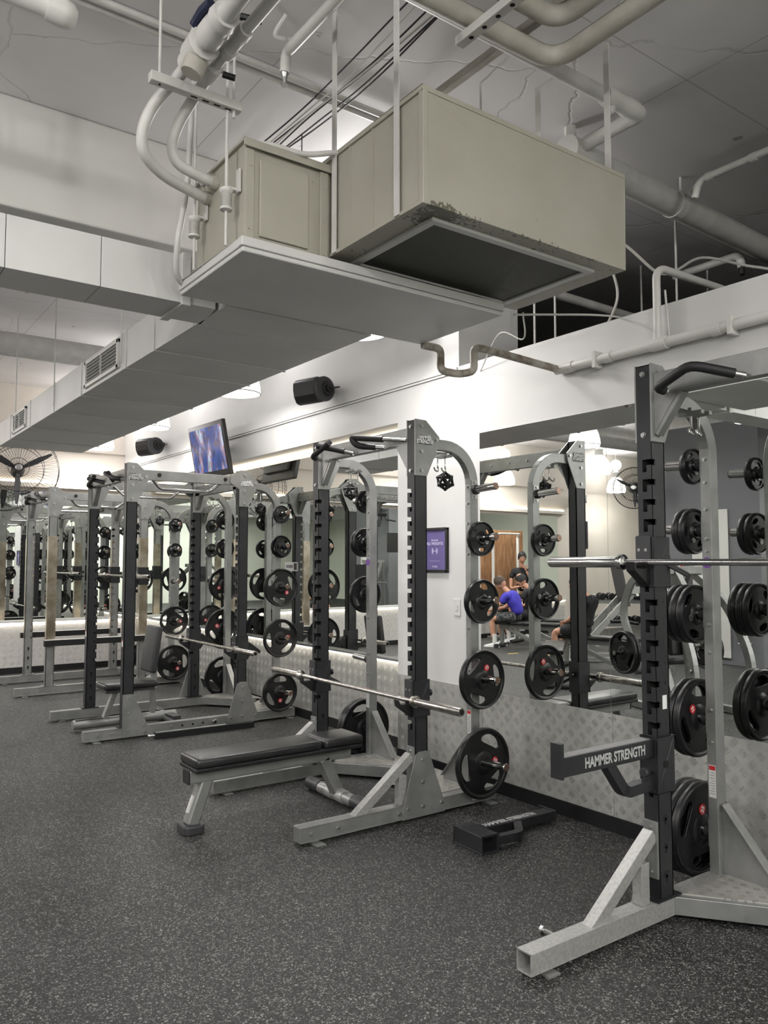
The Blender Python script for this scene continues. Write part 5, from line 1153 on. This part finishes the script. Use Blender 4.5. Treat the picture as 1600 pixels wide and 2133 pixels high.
# standing person
t = thing('person', 'standing person in a black t-shirt holding a hand to the chin before the wood panelling', 'person', (-4.12, 11.46, 0), math.radians(-62)); t.scale = (.96, .96, .96)
P = {'pel': ((0, 0, .98), (.14, .11)), 'wa': ((0, 0, 1.13), (.13, .10)), 'ch': ((0, 0, 1.34), (.16, .12)), 'ne': ((0, 0, 1.50), (.07, .07)), 'sl': ((0, .18, 1.42), .065), 'ul': ((.02, .235, 1.26), .056), 'sr': ((0, -.18, 1.42), .065), 'ur': ((.04, -.235, 1.27), .056)}
skinned('shirt', P, [('pel', 'wa'), ('wa', 'ch'), ('ch', 'ne'), ('ch', 'sl'), ('sl', 'ul'), ('ch', 'sr'), ('sr', 'ur')], 'blackshirt', t)
skinned('body', {'a': ((0, 0, 1.46), .05), 'b': ((.01, 0, 1.56), .052), 'c': ((.02, 0, 1.62), .05)}, [('a', 'b'), ('b', 'c')], 'skin', t)
skinned('arm', {'a': ((.04, -.235, 1.29), .043), 'e': ((.14, -.22, 1.12), .037), 'w': ((.14, -.06, 1.42), .025)}, [('a', 'e'), ('e', 'w')], 'skin', t); hand(t, (.14, -.06, 1.42), (-.2, .4, .9), (1, 0, 0), .7)
skinned('arm', {'a': ((.02, .235, 1.28), .043), 'e': ((.05, .25, 1.05), .037), 'w': ((.20, .10, 1.10), .025)}, [('a', 'e'), ('e', 'w')], 'skin', t); hand(t, (.20, .10, 1.10), (.2, -.9, .1), (1, 0, .3), .5)
for s in (-1, 1):
    skinned('trousers', {'h': ((0, s * .09, .96), .11), 'k': ((.02, s * .11, .52), .075), 'a': ((-.01, s * .12, .10), .058)}, [('h', 'k'), ('k', 'a')], 'blackshirt', t); shoe(t, (-.01, s * .12, 0), (1, s * .15))
head(t, (.05, 0, 1.70), (.1, .25), 'hairb')

# ================================================================== MACHINES AND CLUTTER ACROSS THE ROOM (seen in the mirrors)
PMX, PMY, PMR = .15, 5.0, math.radians(-75)
def press_machine(loc, rz, label):
    t = thing('chest_press_machine', label, 'exercise machine', loc, rz)
    for s in (-1, 1):
        G().rtube([(-.55, s * .30, .04), (.75, s * .38, .04)], .07, .07).obj('base_tube', 'silver', t, bevel=.003)
        G().rtube(rounded([(.62, s * .36, .08), (.60, s * .36, .62), (.30, s * .34, 1.15), (-.10, s * .30, 1.42)], .2, 6), .06, .08).obj('side_frame', 'silver', t, bevel=.003)
        G().rtube(rounded([(-.05, s * .24, 1.50), (-.30, s * .36, 1.36), (-.42, s * .40, 1.00), (-.20, s * .42, .62)], .12, 6), .05, .07).obj('press_arm', 'silver', t, bevel=.003)
        G().tube([(-.30, s * .28, .88), (-.48, s * .34, .90), (-.48, s * .50, .90)], .018, 10).obj('hand_grip', 'grip', t, smooth=True)
        G().cyl((-.20, s * .42, .60), (-.20, s * .68, .60), .025, 14).obj('plate_peg', 'chrome', t)
        bolts('bolt', [(.60, s * .40, z) for z in (.2, .35, .5)], (0, s, 0), t, .018, .012)
    G().bar((-.05, -.40, 1.46), (-.05, .40, 1.46), .08, .08).obj('top_crossbar', 'silver', t, bevel=.003)
    G().rtube([(.20, 0, .05), (.05, 0, 1.30), (-.08, 0, 1.48)], .07, .09).obj('centre_mast', 'silver', t, bevel=.003)
    b = pad('back_pad', t, (-.04, -.15), (.04, .15), -.36, .36); b.location = (-.02, 0, .93); b.rotation_euler = (0, math.radians(-8), 0)
    pad('seat_pad', t, (-.48, -.17), (-.06, .17), .46, .53); G().rtube([(-.25, 0, .46), (-.10, 0, .06)], .07, .07).obj('seat_post', 'silver', t, bevel=.003)
    return t
press_machine((PMX, PMY, 0), PMR, 'silver plate-loaded press machine with curved arms, seen in the mirror beside the seam')
for s, k, lab in ((-1, '20', 'near'), (1, '20', 'far')):
    ca, sa = math.cos(PMR), math.sin(PMR); lx, ly = -.20, s * .50
    p_ = V((PMX + lx * ca - ly * sa, PMY + lx * sa + ly * ca, .598))
    for j in range(2):
        d, num = SIZES[k]; me, rim, hub, st, tx, th = plate_meshes(d, num)
        off = s * (.02 + j * .045); pp = p_ + V((-off * sa, off * ca, 0))
        o = thing('weight_plate', 'large plate on the %s peg of the mirrored press machine, %s one' % (lab, ('inner', 'outer')[j]), 'weight plate', pp, PMR); link('disc', me, o); link('rim', rim, o); link('hub_ring', hub, o)
def incline_machine(loc, rz, label, h=1.9):
    t = thing('leg_press_machine', label, 'exercise machine', loc, rz)
    for s in (-1, 1):
        G().rtube([(-.7, s * .28, .04), (.9, s * .28, .04)], .06, .07).obj('base_tube', 'silver', t, bevel=.003)
        G().rtube([(-.6, s * .22, .15), (.75, s * .22, h * .82)], .06, .09).obj('slanted_rail', 'silver', t, bevel=.003)
        G().rtube([(.8, s * .26, .05), (.72, s * .24, h * .82)], .06, .06).obj('upright_tube', 'silver', t, bevel=.003)
        G().cyl((.25, s * .25, h * .55), (.25, s * .50, h * .55), .025, 12).obj('plate_peg', 'chrome', t)
    G().bar((.72, -.3, h * .82), (.72, .3, h * .82), .07, .07).bar((.1, -.26, .75), (.1, .26, .75), .07, .07).obj('crossbar', 'silver', t, bevel=.003)
    G().prism([(.18, h * .45), (.22, h * .45), (.10, h * .78), (.06, h * .78)], 'y', -.25, .25).obj('push_plate', 'plastic', t, bevel=.003)
    pad('seat_pad', t, (-.6, -.18), (-.25, .18), .3, .38)
    return t
incline_machine((-2.75, 8.15, 0), math.radians(215), 'silver slanting sled machine seen high in the mirror left of the nearest post')
t = thing('cable_machine', 'tall silver cable tower behind the standing person', 'exercise machine', (-3.95, 11.74, 0))
for x in (-.35, .35): G().tube([(x, 0, 0), (x, 0, 2.05)], .03, 12).obj('column', 'pipew', t, smooth=True)
G().tube(rounded([(-.35, 0, 2.05), (-.30, -.12, 2.12), (.30, -.12, 2.12), (.35, 0, 2.05)], .05), .02, 10).obj('top_bar', 'pipew', t, smooth=True)
for k in range(8): G().box((-.18, -.06, .12 + k * .08), (.18, .06, .19 + k * .08)).obj('weight_slab', 'blackmetal', t)
G().bar((-.4, 0, .03), (.4, 0, .03), .28, .05).obj('base', 'silver', t)
# dumbbell rack
t = thing('dumbbell_rack', 'two-tier dumbbell rack along the room, seen in the mirror behind the people', 'rack', (-4.75, 8.95, 0), math.radians(38))
for x in (-.95, .95): G().rtube([(x, .22, .0), (x, -.02, .95)], .05, .08).bar((x, -.3, .025), (x, .3, .025), .06, .05).obj('end_frame', 'silver', t, bevel=.003)
for zz, yy in ((.40, .10), (.82, .0)): G().bar((-1, yy - .09, zz), (1, yy - .09, zz), .03, .05).bar((-1, yy + .09, zz + .03), (1, yy + .09, zz + .03), .03, .05).obj('shelf_rail', 'silver', t, bevel=.002)
gd = G(); gd.cyl((0, -.06, 0), (0, .06, 0), .014, 10); hm = gd.mesh('handle', 'chrome', True)
gd = G()
for s in (-1, 1): gd.lathe((0, s * .055, 0), (0, s, 0), [(0, .045), (.008, .062), (.075, .062), (.085, .05)], 14)
wm = gd.mesh('weight_heads', 'rubber', True); ca, sa = math.cos(math.radians(38)), math.sin(math.radians(38))
for row, (zz, yy) in enumerate(((.50, .10), (.92, .0))):
    for i in range(11):
        lx = -.82 + i * .164; p_ = (-4.75 + lx * ca - yy * sa, 8.95 + lx * sa + yy * ca, zz + .005)
        o = thing('dumbbell', '%s black dumbbell from the left on the %s tier of the rack' % (('first', 'second', 'third', 'fourth', 'fifth', 'sixth', 'seventh', 'eighth', 'ninth', 'tenth', 'last')[i], ('lower', 'upper')[row]), 'dumbbell', p_, math.radians(38), 'dumbbells on the %s tier' % ('lower', 'upper')[row])
        link('handle', hm, o); link('weight_heads', wm, o)
flat_bench_copy((-.30, 7.15, 0), math.radians(140), 'grey bench standing alone between the machines, seen low in the mirror')
speaker3 = None
t = thing('television', 'small television hanging in the mirrored room beside the dark post', 'television', (-3.25, 9.05, 2.0), math.radians(-40))
G().box((-.36, -.02, -.23), (.36, .03, .23)).obj('casing', 'frame', t, bevel=.005); G().box((-.33, -.024, -.20), (.33, -.0205, .20)).obj('screen', 'screen', t); G().cyl((0, .03, .2), (0, .03, CZ - 2.0), .02, 10).obj('ceiling_pole', 'blackmetal', t)
# hygiene station on the grey column
t = thing('wipe_station', 'white notice column with dispenser boxes, seen in the mirror between the storage posts', 'dispenser', (-3.66, 7.0, 0))
G().box((-.03, -.30, .1), (.0, .30, 2.35)).obj('board', 'pipew', t, bevel=.003); G().box((0, -.08, 1.5), (.09, .08, 1.85)).obj('dispenser_box', 'white', t, bevel=.008); G().box((0, -.07, 1.05), (.08, .07, 1.3)).obj('dispenser_box', 'white', t, bevel=.008)
def bottle(loc, label, s=1.0):
    t = thing('spray_bottle', label, 'bottle', loc); t.scale = (s, s, s)
    G().lathe((0, 0, 0), (0, 0, 1), [(0, .036), (.005, .040), (.13, .040), (.17, .030), (.19, .015), (.205, .015)], 20).obj('bottle_body', 'label', t, smooth=True)
    G().lathe((0, 0, .003), (0, 0, 1), [(0, .0405), (.085, .0405)], 20).obj('liquid', 'pink', t, smooth=True)
    G().lathe((0, 0, .205), (0, 0, 1), [(0, .018), (.022, .018)], 14).obj('cap_ring', 'redplastic', t)
    G().prism([(-.02, .225), (.03, .228), (.055, .25), (.055, .262), (-.03, .265)], 'y', -.012, .012).bar((.03, 0, .235), (.045, 0, .19), .012, .008).obj('trigger_head', 'white', t, bevel=.002)
# hung on thin hooks from the ledge of the column
for (y, z, lab) in ((7.45, 1.18, 'upper pink spray bottle with blue-white head seen in the mirror under the bar'), (6.45, .35, 'lower pink spray bottle with a red collar seen in the mirror')):
    o = G().box((-3.70, y - .07, z - .012), (-3.56, y + .07, z)).obj('bottle_shelf', 'pipew'); tag(o, 'little white shelf under the %s spray bottle' % ('upper' if z > 1 else 'lower'), 'shelf'); bottle((-3.60, y, z), lab, 1.45)
for i, (x, y) in enumerate([(-2.1, 9.7), (-2.5, 9.2), (-1.7, 10.2), (-1.3, 8.3), (-2.9, 8.7)]):
    o = G().box((x - .12, y - .02, 0), (x + .12, y + .02, .0012)).obj('tape_mark', 'yellow'); tag(o, 'short yellow tape mark on the far floor, %s' % ['nearest the seated person in blue', 'second from the seated person in blue', 'farthest along the room', 'nearest the press machine', 'by the dumbbell rack'][i], 'tape')
# more racks on the other side, only their reflections show
t = thing('wall_speaker', 'dark wall speaker seen in the mirror right of the pendant domes', 'speaker', (-6.3, FY - .22, 2.95)); G().prism([(-.16, -.08), (.12, -.10), (.17, 0), (.12, .10), (-.16, .08)], 'z', -.09, .09).obj('cabinet', 'plastic', t, bevel=.02); G().bar((0, .05, 0), (0, .22, 0), .05, .05).obj('wall_arm', 'plastic', t)
t = thing('duct_pipe', 'thick painted pipe with a vertical drop, seen high in the mirror', 'pipe', (-1.2, 7.9, 3.55)); G().tube([(-7, .6, 0), (1.6, .6, 0)], .10, 20).obj('straight_pipe', 'pipe', t, smooth=True); G().tube([(.9, .6, 0), (.9, .6, CZ - 3.56)], .09, 20).obj('drop_pipe', 'pipe', t, smooth=True)
